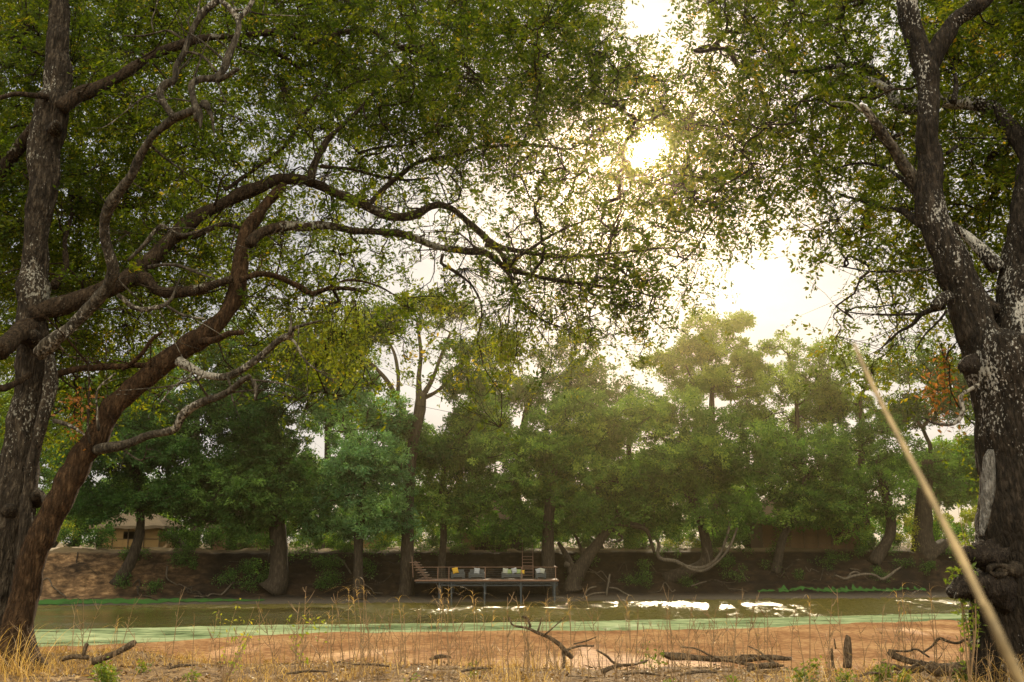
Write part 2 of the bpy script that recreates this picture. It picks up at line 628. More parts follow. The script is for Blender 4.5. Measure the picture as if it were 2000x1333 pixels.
def ground_mat():
    m, n, l, b = newmat("ground")
    t = n.new("ShaderNodeTexCoord")
    sp = n.new("ShaderNodeSeparateXYZ")
    l.new(t.outputs["Object"], sp.inputs[0])
    nz = noise_(n, l, 0.35, 8, t.outputs["Object"], 0.6)
    nf = noise_(n, l, 7.0, 8, t.outputs["Object"], 0.7)
    # near bank: straw coloured litter over pale soil
    r1 = ramp_(n, [(0.28, (0.045, 0.026, 0.012)), (0.5, (0.165, 0.10, 0.045)), (0.72, (0.34, 0.23, 0.11))])
    l.new(nf.outputs[0], r1.inputs[0])
    # far bank: grey brown clay
    r2 = ramp_(n, [(0.34, (0.014, 0.010, 0.006)), (0.50, (0.060, 0.041, 0.025)), (0.70, (0.17, 0.125, 0.080))])
    ms = n.new("ShaderNodeMapping")
    ms.inputs["Scale"].default_value = (0.9, 0.9, 1.9)
    l.new(t.outputs["Object"], ms.inputs[0])
    ns = noise_(n, l, 1.6, 9, ms.outputs[0], 0.68)
    l.new(ns.outputs[0], r2.inputs[0])
    mr = n.new("ShaderNodeMapRange")
    mr.inputs[1].default_value = 30
    mr.inputs[2].default_value = 40
    l.new(sp.outputs[1], mr.inputs[0])
    rb = ramp_(n, [(0.36, (0.30, 0.28, 0.26)), (0.60, (1.35, 1.25, 1.12))])
    nb = noise_(n, l, 0.45, 6, t.outputs["Object"], 0.65)
    l.new(nb.outputs[0], rb.inputs[0])
    # tree shade painted into the clay, paler sandy soil at the open left end
    mx_ = n.new("ShaderNodeMapRange")
    mx_.interpolation_type = 'SMOOTHSTEP'
    mx_.inputs[1].default_value = -36
    mx_.inputs[2].default_value = -24
    mx_.inputs[3].default_value = 1.0
    mx_.inputs[4].default_value = 0.0
    l.new(sp.outputs[0], mx_.inputs[0])
    soil_shade = mixc(n, l, mx_.outputs[0], (0.20, 0.18, 0.16), (1.5, 1.4, 1.25))
    r2c = mixc(n, l, 1.0, r2.outputs[0], rb.outputs[0], 'MULTIPLY')
    r2c = mixc(n, l, 1.0, r2c, soil_shade, 'MULTIPLY')
    c = mixc(n, l, mr.outputs[0], r1.outputs[0], r2c)
    # dry grassed plateau above the far bank
    mz = n.new("ShaderNodeMapRange")
    mz.inputs[1].default_value = 3.85
    mz.inputs[2].default_value = 4.1
    l.new(sp.outputs[2], mz.inputs[0])
    r3 = ramp_(n, [(0.3, (0.05, 0.035, 0.018)), (0.6, (0.15, 0.11, 0.055))])
    l.new(nz.outputs[0], r3.inputs[0])
    mm = n.new("ShaderNodeMath")
    mm.operation = 'MULTIPLY'
    l.new(mz.outputs[0], mm.inputs[0])
    l.new(mr.outputs[0], mm.inputs[1])
    c = mixc(n, l, mm.outputs[0], c, r3.outputs[0])
    # wet mud by the water
    mw = n.new("ShaderNodeMapRange")
    mw.inputs[1].default_value = 0.45
    mw.inputs[2].default_value = 0.12
    l.new(sp.outputs[2], mw.inputs[0])
    c = mixc(n, l, mw.outputs[0], c, (0.062, 0.052, 0.040))
    l.new(c, b.inputs["Base Color"])
    b.inputs["Roughness"].default_value = 0.93
    b.inputs["Specular IOR Level"].default_value = 0.2
    ad = n.new("ShaderNodeMath")
    ad.operation = 'ADD'
    l.new(nf.outputs[0], ad.inputs[0])
    l.new(ns.outputs[0], ad.inputs[1])
    bump_(n, l, ad.outputs[0], b, 0.9, 0.06)
    return m


def water_mat():
    m, n, l, b = newmat("water")
    b.inputs["Base Color"].default_value = (0.085, 0.072, 0.016, 1)
    b.inputs["Roughness"].default_value = 0.06
    b.inputs["IOR"].default_value = 1.33
    b.inputs["Specular IOR Level"].default_value = 0.5
    ar = n.new("ShaderNodeAttribute")
    ar.attribute_name = "ripple"
    l.new(ar.outputs["Fac"], b.inputs["Roughness"])
    v = mapping(n, l, (1.3, 0.32, 1))
    n1 = noise_(n, l, 1.5, 3, v, 0.6)
    n2 = noise_(n, l, 6.0, 3, v, 0.6)
    # wind patches: the surface is rougher in some areas than in others
    vp = mapping(n, l, (0.05, 0.10, 1))
    n3 = noise_(n, l, 1.0, 2, vp)
    mr = n.new("ShaderNodeMapRange")
    mr.inputs[1].default_value = 0.40
    mr.inputs[2].default_value = 0.60
    mr.inputs[3].default_value = 0.10
    mr.inputs[4].default_value = 1.0
    tw = n.new("ShaderNodeTexCoord")
    sw = n.new("ShaderNodeSeparateXYZ")
    l.new(tw.outputs["Object"], sw.inputs[0])
    mw = n.new("ShaderNodeMapRange")
    mw.inputs[1].default_value = 2
    mw.inputs[2].default_value = 14
    mw.inputs[3].default_value = 0.0
    mw.inputs[4].default_value = 0.22
    l.new(sw.outputs[0], mw.inputs[0])
    aw = n.new("ShaderNodeMath")
    aw.operation = 'ADD'
    l.new(mw.outputs[0], aw.inputs[0])
    l.new(n3.outputs[0], aw.inputs[1])
    l.new(aw.outputs[0], mr.inputs[0])
    ad = n.new("ShaderNodeMath")
    ad.operation = 'MULTIPLY_ADD'
    l.new(n2.outputs[0], ad.inputs[0])
    ad.inputs[1].default_value = 0.35
    l.new(n1.outputs[0], ad.inputs[2])
    bp = bump_(n, l, ad.outputs[0], b, 1.0, 0.22)
    l.new(mr.outputs[0], bp.inputs["Strength"])
    return m


def mat_sheet(name, cols, sc, bump=0.02, rough=0.8, stretch=(1, 1, 1)):
    m, n, l, b = newmat(name)
    t = mapping(n, l, stretch)
    n1 = noise_(n, l, sc, 9, t, 0.7)
    n0 = noise_(n, l, 0.22, 4, t, 0.6)
    ad = n.new("ShaderNodeMath")
    ad.operation = 'MULTIPLY_ADD'
    l.new(n0.outputs[0], ad.inputs[0])
    ad.inputs[1].default_value = 0.6
    l.new(n1.outputs[0], ad.inputs[2])
    r = ramp_(n, cols)
    l.new(ad.outputs[0], r.inputs[0])
    l.new(r.outputs[0], b.inputs["Base Color"])
    b.inputs["Roughness"].default_value = rough
    b.inputs["Specular IOR Level"].default_value = 0.1
    bump_(n, l, n1.outputs[0], b, 0.8, bump)
    return m


M_GROUND = ground_mat()
M_WATER = water_mat()
M_BROWN = mat_sheet("water_fern_brown", [(0.55, (0.08, 0.033, 0.012)), (0.75, (0.23, 0.108, 0.042)), (0.95, (0.42, 0.25, 0.11))], 3.0, 0.03)
M_WEED = mat_sheet("duckweed", [(0.66, (0.03, 0.045, 0.013)), (0.74, (0.15, 0.205, 0.09)), (0.96, (0.40, 0.45, 0.24))], 1.3, 0.015, 0.7, (0.45, 1.5, 1))
M_TURF = mat_sheet("green_turf", [(0.45, (0.012, 0.03, 0.008)), (0.8, (0.03, 0.085, 0.018))], 2.0, 0.03)


# ------------------------------------------------------------------ terrain
def sstep(a, b, x):
    t = np.clip((x - a) / (b - a), 0, 1)
    return t * t * (3 - 2 * t)


def gz(x, y):
    x = np.atleast_1d(np.asarray(x, float))
    y = np.atleast_1d(np.asarray(y, float))
    x, y = np.broadcast_arrays(x, y)
    s = y - 0.16 * x
    p2 = np.stack([x, y, x * 0], -1).reshape(-1, 3)
    n_big = fbm(p2, 0.07, 3, 3).reshape(x.shape) - 0.5
    n_mid = fbm(p2, 0.45, 4, 5).reshape(x.shape) - 0.5
    n_fin = fbm(p2, 2.4, 4, 6).reshape(x.shape) - 0.5
    near = 3.2 + 0.10 * n_mid * 2 + 0.09 * n_fin - 0.5 * 0
    edge = 13.4 + 1.2 * n_big + 0.9 * n_mid + 1.6 * sstep(-3.6, -6.0, x)
    z = near + (-0.7 - near) * sstep(edge, edge + 4.6, y)
    # far bank
    top = 93.2 + 5.0 * n_big + 4.0 * n_mid
    far = -0.7 + 0.75 * sstep(82, 85.6, s) + 0.55 * sstep(85.3, 88.5, s)
    steep = sstep(87.6 + 3 * n_mid, top, s)
    rough = np.exp(-((s - 90.5) / 3.2) ** 2)
    led = np.sin((far + 3.6 * steep) * 7 + 9 * n_mid) * 0.24 * rough
    far = far + 3.45 * steep + led + 1.1 * n_mid * rough + 0.5 * n_fin * rough + 0.05 * n_fin
    far = far + (0.9 * n_mid + 0.7 * n_big) * sstep(90, 94, s) * (1 - 0.5 * sstep(100, 120, s))
    z = np.where(s > 60, far, z)
    return z


def gz1(x, y):
    return float(gz(x, y)[0])


def grid_mesh(name, xs, ys, zf, mat, smooth=True):
    X, Y = np.meshgrid(xs, ys)
    Z = zf(X, Y)
    v = np.stack([X, Y, Z], -1).reshape(-1, 3)
    nx, ny = len(xs), len(ys)
    i = np.arange(ny - 1)[:, None] * nx
    j = np.arange(nx - 1)[None, :]
    q = np.stack([i + j, i + j + 1, i + nx + j + 1, i + nx + j], -1).reshape(-1, 4)
    return mesh(name, v, q, mat, None, smooth)


xs = np.concatenate([np.arange(-700, -70, 15), np.arange(-70, -12, 0.5), np.arange(-12, 12, 0.12), np.arange(12, 75, 0.5), np.arange(75, 720, 15)])
ys = np.concatenate([np.arange(-300, 0, 12), np.arange(0, 9, 0.6), np.arange(9, 22, 0.13), np.arange(22, 76, 2.5), np.arange(76, 116, 0.3), np.arange(116, 150, 2), np.arange(150, 1500, 40)])
g = grid_mesh("ground", xs, ys, gz, M_GROUND)
tag(g, kind="structure")


def ragged(name, x0, x1, nx, near_f, far_f, z, mat, rows=14):
    """a flat sheet lying on the water between two wandering edges"""
    x = np.linspace(x0, x1, nx)
    a, b = near_f(x), far_f(x)
    t = np.linspace(0, 1, rows)[:, None]
    Y = a[None] * (1 - t) + b[None] * t
    X = np.repeat(x[None], rows, 0)
    v = np.stack([X, Y, np.full_like(X, z)], -1).reshape(-1, 3)
    i = np.arange(rows - 1)[:, None] * nx
    j = np.arange(nx - 1)[None, :]
    q = np.stack([i + j, i + j + 1, i + nx + j + 1, i + nx + j], -1).reshape(-1, 4)
    return mesh(name, v, q, mat)


def n1d(x, f, seed, o=4):
    return fbm(np.stack([x, x * 0 + seed * 7.3, x * 0], -1), f, o, seed) - 0.5


def wave(X, Y):
    """wind ripples, rougher in patches; calm near the shores at the left"""
    p = np.stack([X, Y, X * 0], -1).reshape(-1, 3)
    a = fbm(p * np.array([1.6, 2.1, 1]), 1.25, 3, 31) - .5
    b = vnoise(p * np.array([1.5, 1.0, 1]), 2.9, 35) - .5
    pat = vnoise(p * np.array([.6, 1.0, 1]), 0.10, 38) * .6 + vnoise(p * np.array([.5, 1, 1]), 0.3, 39) * .4
    xx = X.ravel()
    pat = pat + 0.30 * sstep(3, 14, xx) + 0.22 * sstep(-15, -12, xx) * sstep(-5, -8, xx) + .22 * sstep(-33, -37, xx) - 0.12
    amp = 0.010 + 0.15 * sstep(.34, .56, pat)
    global WROUGH
    WROUGH = 0.05 + 0.27 * sstep(.36, .60, pat)
    inside = sstep(-54, -50, xx) * sstep(58, 54, xx) * sstep(-1.5, 1.5, Y.ravel() - (61.6 + 0.12 * xx + 4.2 * sstep(-4, 34, xx))) * sstep(99, 97, Y.ravel())
    return ((a + .5 * b) * amp * inside).reshape(X.shape)


WROUGH = None
wt = grid_mesh("river_water", np.concatenate([[-700, -300, -100, -60], np.arange(-55, 59, .16), [65, 100, 300, 700]]),
               np.concatenate([[14, 30, 45], np.arange(49, 100, .17), [110, 150, 260]]), wave, M_WATER)
_a = wt.data.attributes.new("ripple", 'FLOAT', 'POINT')
_a.data.foreach_set("value", WROUGH.astype(np.float32))
tag(wt, kind="structure")


def weed_far(x):
    return 62.8 + 0.12 * x + 4.2 * sstep(-4, 34, x) - 1.6 * sstep(-12, -26, x) + 1.0 * n1d(x, 0.3, 1) + 0.5 * n1d(x, 2.0, 2)


def weed_near(x):
    return 56.4 + 0.12 * x + 4.0 * sstep(-4, 34, x) - 6.5 * sstep(-8, -24, x) + 5.0 * n1d(x, 0.12, 4) + 2.2 * n1d(x, 0.9, 5)


dw = ragged("duckweed", -120, 120, 1200, lambda x: weed_near(x) - 9, weed_far, 0.03, M_WEED)
tag(dw, "pale green duckweed band floating along the open water", "water plants", kind="stuff")
bm_ = ragged("water_fern", -120, 120, 1200, lambda x: x * 0 + 15.0, weed_near, 0.036, M_BROWN, 40)
tag(bm_, "reddish brown mat of floating water fern covering the near river", "water plants", kind="stuff")


# ------------------------------------------------------------------ foliage
def leaf_quads(pos, axis, nrm, ln_, wd):
    """pointed leaf: 4 verts, folded along the midrib"""
    side = np.cross(axis, nrm)
    side /= np.maximum(np.linalg.norm(side, axis=1), 1e-9)[:, None]
    ln_ = (np.ones(len(pos)) * ln_)[:, None]
    wd = (np.ones(len(pos)) * wd)[:, None]
    a = pos
    b = pos + axis * ln_ * 0.48 + side * wd * 0.5 + nrm * wd * 0.12
    c = pos + axis * ln_ - nrm * ln_ * 0.06
    d_ = pos + axis * ln_ * 0.48 - side * wd * 0.5 + nrm * wd * 0.12
    v = np.stack([a, b, c, d_], 1).reshape(-1, 3)
    i = np.arange(len(pos))[:, None] * 4
    return v, i + np.array([[0, 1, 2, 3]])


def unit(v):
    return v / np.maximum(np.linalg.norm(v, axis=-1), 1e-9)[..., None]


def sprays(orig, dirn, length, nleaf, lsize, rng, droop=0.25):
    """leafy twigs; returns leaf verts, quads, twig ends, tint"""
    m = len(orig)
    t = (np.arange(nleaf)[None, :] + rng.random((m, nleaf)) * 0.8) / nleaf
    L_ = length[:, None]
    base = orig[:, None, :] + dirn[:, None, :] * (t * L_)[..., None]
    base[..., 2] -= droop * L_ * t ** 2
    up = unit(rng.normal(size=(m, 3)) * 0.5 + np.array([0, 0, 1.0]))
    sd = unit(np.cross(dirn, up))
    sgn = np.where((np.arange(nleaf) % 2) == 0, 1.0, -1.0)[None, :, None]
    ax = unit(dirn[:, None, :] * 0.55 + sd[:, None, :] * sgn * 0.8 + rng.normal(size=(m, nleaf, 3)) * 0.42)
    nr = unit(up[:, None, :] + rng.normal(size=(m, nleaf, 3)) * 0.75)
    nr = unit(nr - ax * np.sum(nr * ax, -1, keepdims=True))
    sz = lsize * rng.uniform(0.5, 1.45, (m, nleaf))
    off = rng.normal(size=(m, nleaf, 3)) * 0.035
    v, q = leaf_quads((base + off).reshape(-1, 3), ax.reshape(-1, 3), nr.reshape(-1, 3), sz.ravel(), sz.ravel() * 0.46)
    tb = np.clip(rng.normal(0.42, 0.2, (m, 1)) + rng.normal(0, 0.13, (m, nleaf)), 0, 1)
    end = orig + dirn * length[:, None]
    end[:, 2] -= droop * length
    return v, q, end, np.repeat(tb.ravel(), 4)


def prim(start, srad, pts, bias=0.25, jit=0.12, rmin=0.006, rng=RNG, expo=2.4, tubes=None, sides=5, wob=0.0, rmax=0.12):
    """grow branches from start nodes to every point, thickening towards the limbs"""
    n0 = len(start)
    allp = np.vstack([start, pts])
    n = len(allp)
    cost = np.full(n, np.inf)
    par = np.full(n, -1)
    plen = np.zeros(n)
    done = np.zeros(n, bool)
    done[:n0] = True
    dd = np.linalg.norm(pts[:, None, :] - start[None], axis=2)
    k = dd.argmin(1)
    cost[n0:] = dd.min(1)
    par[n0:] = k
    order = []
    for _ in range(n - n0):
        c = np.where(done, np.inf, cost)
        i = int(c.argmin())
        done[i] = True
        order.append(i)
        plen[i] = plen[par[i]] + np.linalg.norm(allp[i] - allp[par[i]])
        dist = np.linalg.norm(allp - allp[i], axis=1)
        nc = dist + bias * plen[i]
        up_ = (~done) & (nc < cost)
        cost[up_] = nc[up_]
        par[up_] = i
    acc = np.zeros(n)
    r = np.zeros(n)
    for i in reversed(order):
        if acc[i] == 0:
            acc[i] = rmin ** expo
        r[i] = min(acc[i] ** (1 / expo), rmax)
        acc[par[i]] += acc[i]
    if tubes is not None:
        for i in order:
            a, b = allp[par[i]], allp[i]
            ln_ = np.linalg.norm(b - a)
            ra = r[i] * 1.25 if par[i] < n0 else min(r[par[i]], r[i] * 1.5)
            m1 = a * 0.67 + b * 0.33 + rng.normal(size=3) * ln_ * jit
            m2 = a * 0.33 + b * 0.67 + rng.normal(size=3) * ln_ * jit + np.array([0, 0, wob * ln_])
            tubes.add(catmull([a, m1, m2, b], 7), np.linspace(ra, r[i], 7), sides if r[i] > 0.012 else 4, cap=False)
    return r


def px_limb(pts, Y0, Y1, step=0.12, wob=0.0, seed=0):
    """pts rows of (px, py, full width in px); distance runs from Y0 to Y1"""
    a = np.asarray(pts, float)
    n = len(a)
    t = np.linspace(0, 1, n)
    Y = Y0 + (Y1 - Y0) * t
    if wob:
        Y = Y + wob * np.sin(t * 7 + seed)* np.sin(t * np.pi)
    rows = [np.append(P(x, y, yy), wd * yy / F / 2 * 0.92) for (x, y, wd), yy in zip(a, Y)]
    rows = np.array(rows)
    ln_ = np.sum(np.linalg.norm(np.diff(rows[:, :3], axis=0), axis=1))
    c = catmull(rows, max(4, int(ln_ / step)))
    if Y0 < 30 and len(c) > 8:
        q_ = c[:, :3] * 1.0
        wn = np.stack([vnoise(q_, 1.7, 61 + k_) + 0.5 * vnoise(q_, 4.5, 71 + k_) - .75 for k_ in range(3)], -1)
        env = np.sin(np.linspace(0, np.pi, len(c))) ** 0.4
        c[:, :3] += wn * (np.minimum(c[:, 3], 0.10) * 0.9 * env)[:, None]
        ef = np.minimum(1.0, 0.11 / c[:, 3])
        c[:, 3] *= 1 - 0.20 * ef + 0.42 * ef * vnoise(q_, 2.6, 66) * (0.6 + 0.8 * vnoise(q_, 6.0, 67))
    return c[:, :3], np.maximum(c[:, 3], 0.003)


COV = {'0': 0, '1': .07, '2': .17, '3': .3, '4': .44, '5': .57, '6': .69, '7': .83, '8': .93, '9': .96}


def canopy(rows, x0, y0, Ynear, Yfar, lsize, rng, cell=50, nleaf=24, boost=1.9, seed=0):
    """leafy twig origins filling a spreading canopy; thickness follows the sky gaps of the place"""
    O = []
    for r, row in enumerate(rows):
        for c, ch in enumerate(row):
            if ch == ' ':
                continue
            cov = COV[ch]
            if cov == 0:
                continue
            # neighbours soften the steps
            Ym = 0.5 * (Ynear + Yfar)
            la = lsize * lsize * 0.46 * 0.5 * 0.62 * (F / Ym) ** 2
            n_ = -math.log(1 - cov) * cell * cell / (la * nleaf) * boost
            n_ = int(n_ + rng.random())
            if n_ <= 0:
                continue
            m = n_ * 3
            px = x0 + (c + rng.uniform(-0.15, 1.15, m)) * cell
            py = y0 + (r + rng.uniform(-0.15, 1.15, m)) * cell
            # clumps sit at a few distances
            Y = Ynear + (Yfar - Ynear) * rng.random(m)
            pts = np.array([P(a, b, d_) for a, b, d_ in zip(px, py, Y)])
            nz = fbm(pts, 1.15, 3, 40 + seed) + 0.10 * rng.random(m)
            keep = np.argsort(-nz)[:n_]
            O.append(pts[keep])
    O = np.vstack(O)
    # the gap through which the sun looks
    dv = unit(O - CAM)
    ang = np.arccos(np.clip(dv @ SUN, -1, 1))
    keep = (ang > math.radians(1.0)) & (rng.random(len(O)) < np.clip((ang - math.radians(0.6)) / math.radians(1.3), 0, 1))
    return O[keep]


def leafy_tree(root, tubes_nodes, orig, nattract, lsize, mat, bark, rng, nleaf=24, leaf_name="crown", twig_name="branch", droop=0.3, rmin=0.0075, rmax=0.085):
    k = rng.choice(len(orig), min(nattract, len(orig)), replace=False)
    att = orig[k]
    T = Tubes()
    prim(tubes_nodes, None, att, 0.18, 0.11, rmin, rng, 2.5, T, 5, rmax=rmax)
    # link every leafy twig to the closest branch tip
    near = np.zeros(len(orig), int)
    for s_ in range(0, len(orig), 2000):
        dd = np.linalg.norm(orig[s_:s_ + 2000, None] - att[None], axis=2)
        near[s_:s_ + 2000] = dd.argmin(1)
    src = att[near]
    mid = (src + orig) / 2 + rng.normal(size=orig.shape) * 0.04
    T.segs(src, mid, 0.005, 0.004)
    T.segs(mid, orig, 0.004, 0.003)
    out_ = unit(orig - src + rng.normal(size=orig.shape) * 0.35 + np.array([0, 0, -0.05]))
    ln_ = rng.uniform(0.28, 0.6, len(orig))
    v, q, end, tint = sprays(orig, out_, ln_, nleaf, lsize, rng, droop)
    T.segs(orig, end, 0.003, 0.0015)
    T.build(twig_name, bark, root)
    return mesh(leaf_name, v, q, mat, root, False, tint)


# ================================================================== near left trees
YA = 14.0
rng = np.random.default_rng(5)
base = P(5, 1292, YA)
base[2] = gz1(base[0], YA) - 0.05
tA = empty("bank_tree", base, "big grey rough barked tree at the left edge with a twisted pale dead limb", "tree")
NODES_A = []
T = Tubes()
c, r = px_limb([(-6, 1330, 128), (-4, 1290, 112), (4, 1200, 92), (14, 1110, 94), (22, 1030, 92), (30, 960, 86), (38, 890, 78), (50, 805, 66), (60, 704, 60),
                (67, 603, 62), (73, 501, 56), (81, 405, 60), (89, 304, 66), (100, 220, 72), (110, 150, 54), (113, 60, 50), (113, 0, 47), (112, -80, 44),
                (118, -170, 38)], 14.0, 14.3, 0.055)
T.add(c, r, 56, 0.22, 2.4, 1, lobes=0.35)
T.add(*px_limb([(26, 1240, 42), (40, 1130, 34), (52, 1050, 30), (58, 960, 24), (70, 880, 22), (88, 800, 24), (98, 740, 26), (96, 690, 22)], 13.75, 13.8, 0.08), 16, 0.16, 3, 3)
for (x, y, r_) in ((70, 972, 15), (18, 1000, 17), (46, 1090, 14), (62, 660, 14), (108, 250, 13)):
    pp = P(x, y, 13.8)
    T.add([pp + np.array([-0.05, 0.1, 0]), pp + np.array([0.03, -0.05, 0.03]), pp + np.array([0.07, -0.12, 0.05])], [r_ * .007 * 1.4, r_ * .005, r_ * .002], 12, 0.35, 6, 4)
NODES_A.append(c[len(c) // 2:])
T.build("trunk", M_BARK_A, tA)


def limb(root, nodes, name, mat, specs, sides=14, rough=0.14, label=None, wob=0.0):
    for k, (pts, Y0, Y1) in enumerate(specs):
        T = Tubes()
        c_, r_ = px_limb(pts, Y0, Y1, 0.07, wob, k)
        T.add(c_, r_, sides, rough, 4.0, k + 20)
        if nodes is not None:
            nodes.append(c_[::3])
        # short side shoots and snapped twigs along the limb
        lr = np.random.default_rng(900 + k + len(c_))
        step_ = max(3, int(0.34 / 0.07))
        for i in range(4, len(c_) - 2, step_):
            if lr.random() < 0.25 or r_[i] > 0.2:
                continue
            tg = unit(c_[i + 1] - c_[i - 1])
            dr_ = unit(tg * lr.uniform(.2, .9) + unit(lr.normal(size=3)) * 1.0)
            ll_ = lr.uniform(.15, .5) if lr.random() < .5 else lr.uniform(.5, 1.3)
            r0 = min(r_[i] * .45, 0.008 + 0.012 * ll_)
            m1 = c_[i] + dr_ * ll_ * .5 + lr.normal(size=3) * .06 * ll_
            e_ = c_[i] + dr_ * ll_ + lr.normal(size=3) * .16 * ll_
            cc_ = catmull([c_[i], c_[i] + dr_ * ll_ * .2, m1, e_], 10)
            T.add(cc_, np.linspace(r0, r0 * .25, 10), 5, cap=False)
            if ll_ > .5:
                for j in (4, 6, 8):
                    e2 = cc_[j] + unit(dr_ + lr.normal(size=3) * .8) * ll_ * lr.uniform(.2, .45)
                    T.add(catmull([cc_[j], (cc_[j] + e2) / 2 + lr.normal(size=3) * .02, e2], 6), np.linspace(r0 * .45, r0 * .12, 6), 4, cap=False)
        o = T.build(name, mat, root)
        if label and k == 0:
            o["label"] = label


# big rising limb that sweeps over the river
limb(tA, NODES_A, "limb", M_BARK_LIMB, [
    ([(62, 618, 44), (95, 604, 42), (152, 587, 42), (203, 566, 40), (243, 548, 40), (287, 516, 36), (330, 470, 34), (371, 434, 31), (405, 413, 29), (450, 388, 27),
      (501, 368, 26), (545, 352, 25), (589, 352, 24), (636, 366, 23), (680, 386, 22), (721, 405, 21), (754, 420, 20), (788, 426, 20), (815, 418, 19), (842, 403, 17),
      (864, 400, 16), (889, 412, 15), (920, 439, 15), (957, 473, 14), (990, 488, 13), (1050, 496, 11), (1100, 501, 9), (1150, 500, 8), (1200, 495, 6), (1250, 489, 5), (1305, 484, 3)], 14.0, 17.0)])
limb(tA, NODES_A, "limb", M_BARK_LIMB, [
    ([(118, 212, 34), (152, 186, 32), (189, 174, 28), (236, 149, 25), (270, 125, 22), (304, 105, 21), (351, 88, 20), (398, 74, 17), (440, 70, 15), (478, 70, 14), (518, 64, 15),
      (552, 62, 14), (589, 78, 14), (616, 81, 14), (657, 68, 13), (697, 61, 13), (731, 62, 13), (754, 78, 12), (781, 91, 11), (822, 108, 10), (856, 124, 9), (890, 142, 8), (923, 162, 6), (954, 182, 5), (985, 205, 3)], 14.0, 17.5),
    ([(781, 91, 9), (810, 90, 8), (846, 89, 8), (868, 116, 7), (906, 129, 7), (940, 154, 6), (974, 155, 4), (1010, 150, 3)], 16.2, 17.4),
    ([(440, 72, 13), (478, 91, 12), (518, 98, 12), (552, 112, 11), (582, 133, 10), (603, 162, 9), (622, 184, 9), (650, 186, 8), (700, 160, 6), (760, 150, 4), (820, 160, 3)], 15.4, 17.5),
    ([(622, 184, 8), (609, 205, 9), (590, 230, 10), (568, 270, 10), (530, 308, 9), (490, 336, 8), (440, 372, 8)], 15.9, 15.0)])
limb(tA, NODES_A, "limb", M_BARK_LIMB, [
    ([(607, 356, 20), (612, 325, 19), (628, 292, 14), (645, 268, 12), (672, 245, 10), (702, 214, 7), (730, 180, 4)], 14.9, 16.0),
    ([(716, 404, 12), (735, 384, 12), (754, 365, 11), (781, 344, 11), (805, 324, 10), (839, 311, 10), (873, 307, 9), (906, 297, 9), (951, 287, 8), (1018, 284, 7), (1069, 287, 6), (1109, 292, 5), (1140, 278, 4), (1170, 250, 3)], 15.6, 18.5),
    ([(1018, 284, 6), (1045, 236, 6), (1076, 197, 4), (1143, 192, 2)], 17.3, 18.2),
    ([(628, 325, 9), (680, 330, 8), (740, 345, 6), (790, 352, 5), (840, 348, 3)], 15, 17),
    ([(700, 300, 6), (730, 290, 6), (760, 286, 6), (800, 283, 4), (860, 262, 3)], 16, 17.4),
    ([(865, 498, 7), (862, 515, 7), (890, 532, 7), (921, 556, 6), (938, 590, 5), (940, 620, 4), (932, 668, 3)], 16, 15.2)])
limb(tA, NODES_A, "limb", M_BARK_LIMB, [
    ([(0, 688, 34), (30, 665, 38), (60, 640, 42)], 13.2, 14.0),
    ([(0, 345, 30), (25, 305, 28), (55, 262, 28), (85, 225, 30)], 14.6, 14.1),
    ([(-40, 195, 12), (0, 192, 10), (30, 184, 10), (60, 186, 12), (95, 190, 12)], 13.4, 13.9),
    ([(-30, 735, 12), (0, 762, 16), (30, 750, 14), (60, 730, 14)], 13.4, 13.8),
    ([(250, 548, 30), (285, 545, 28), (304, 566, 24), (338, 570, 22), (388, 567, 20), (422, 556, 18), (452, 545, 16)], 14.4, 14.2),
    ([(105, 560, 20), (130, 520, 14), (128, 470, 10), (140, 420, 7), (136, 380, 5)], 14.3, 15.5),
    ([(345, 458, 18), (380, 460, 14), (430, 440, 10), (470, 446, 8), (500, 470, 5)], 14.5, 15.2)])
limb(tA, None, "dead_limb", M_BARK_DEAD, [
    ([(78, 690, 36), (98, 672, 34), (135, 640, 30), (169, 603, 27), (203, 569, 25), (222, 535, 24), (216, 501, 22), (206, 468, 22), (203, 436, 22), (211, 405, 22), (236, 368, 21),
      (257, 338, 20), (280, 294, 20), (304, 260, 19), (338, 233, 19), (365, 220, 19), (384, 214, 18)], 13.8, 11.8),
    ([(340, 232, 16), (330, 217, 15), (316, 196, 15), (311, 176, 15), (325, 162, 15), (341, 155, 13), (345, 128, 14), (361, 101, 14), (371, 74, 14), (388, 41, 15), (415, 12, 16), (440, -12, 17), (470, -60, 17)], 12.0, 12.3),
    ([(385, 234, 16), (384, 216, 18), (376, 189, 17), (372, 165, 16), (393, 152, 17), (421, 153, 18), (436, 135, 17), (449, 101, 15), (463, 71, 13), (464, 40, 12), (450, 18, 13), (432, 2, 12)], 11.8, 12.2),
    ([(361, 101, 6), (385, 105, 6), (405, 118, 6), (421, 140, 7)], 12.1, 11.9),
    ([(425, 158, 14), (445, 148, 12), (466, 135, 9)], 11.9, 11.8),
    ([(464, 40, 12), (480, 22, 11), (496, -4, 9), (510, -40, 7)], 12.2, 12.3),
    ([(243, 70, 3), (275, 71, 4), (305, 64, 4), (330, 60, 5), (352, 74, 6)], 12.2, 12.2),
    ([(300, 62, 4), (296, 40, 3), (305, 15, 3), (310, -8, 2)], 12.2, 12.4)],
    16, 0.26, "pale twisted bare limb with a double loop near its top")
T = Tubes()
for (x, y, x2, y2, w0) in ((388, 205, 392, 250, 15), (403, 205, 418, 240, 14), (412, 225, 419, 268, 6), (398, 202, 410, 215, 20)):
    cc, rr = px_limb([(x, y, w0), ((x + x2) / 2 + 1, (y + y2) / 2, w0 * .9), (x2, y2, w0 * 0.25)], 11.8, 11.75, 0.02)
    T.add(cc, rr, 10, 0.4, 9, 3)
T.build("bark_flap", M_BARK_DEAD, tA)

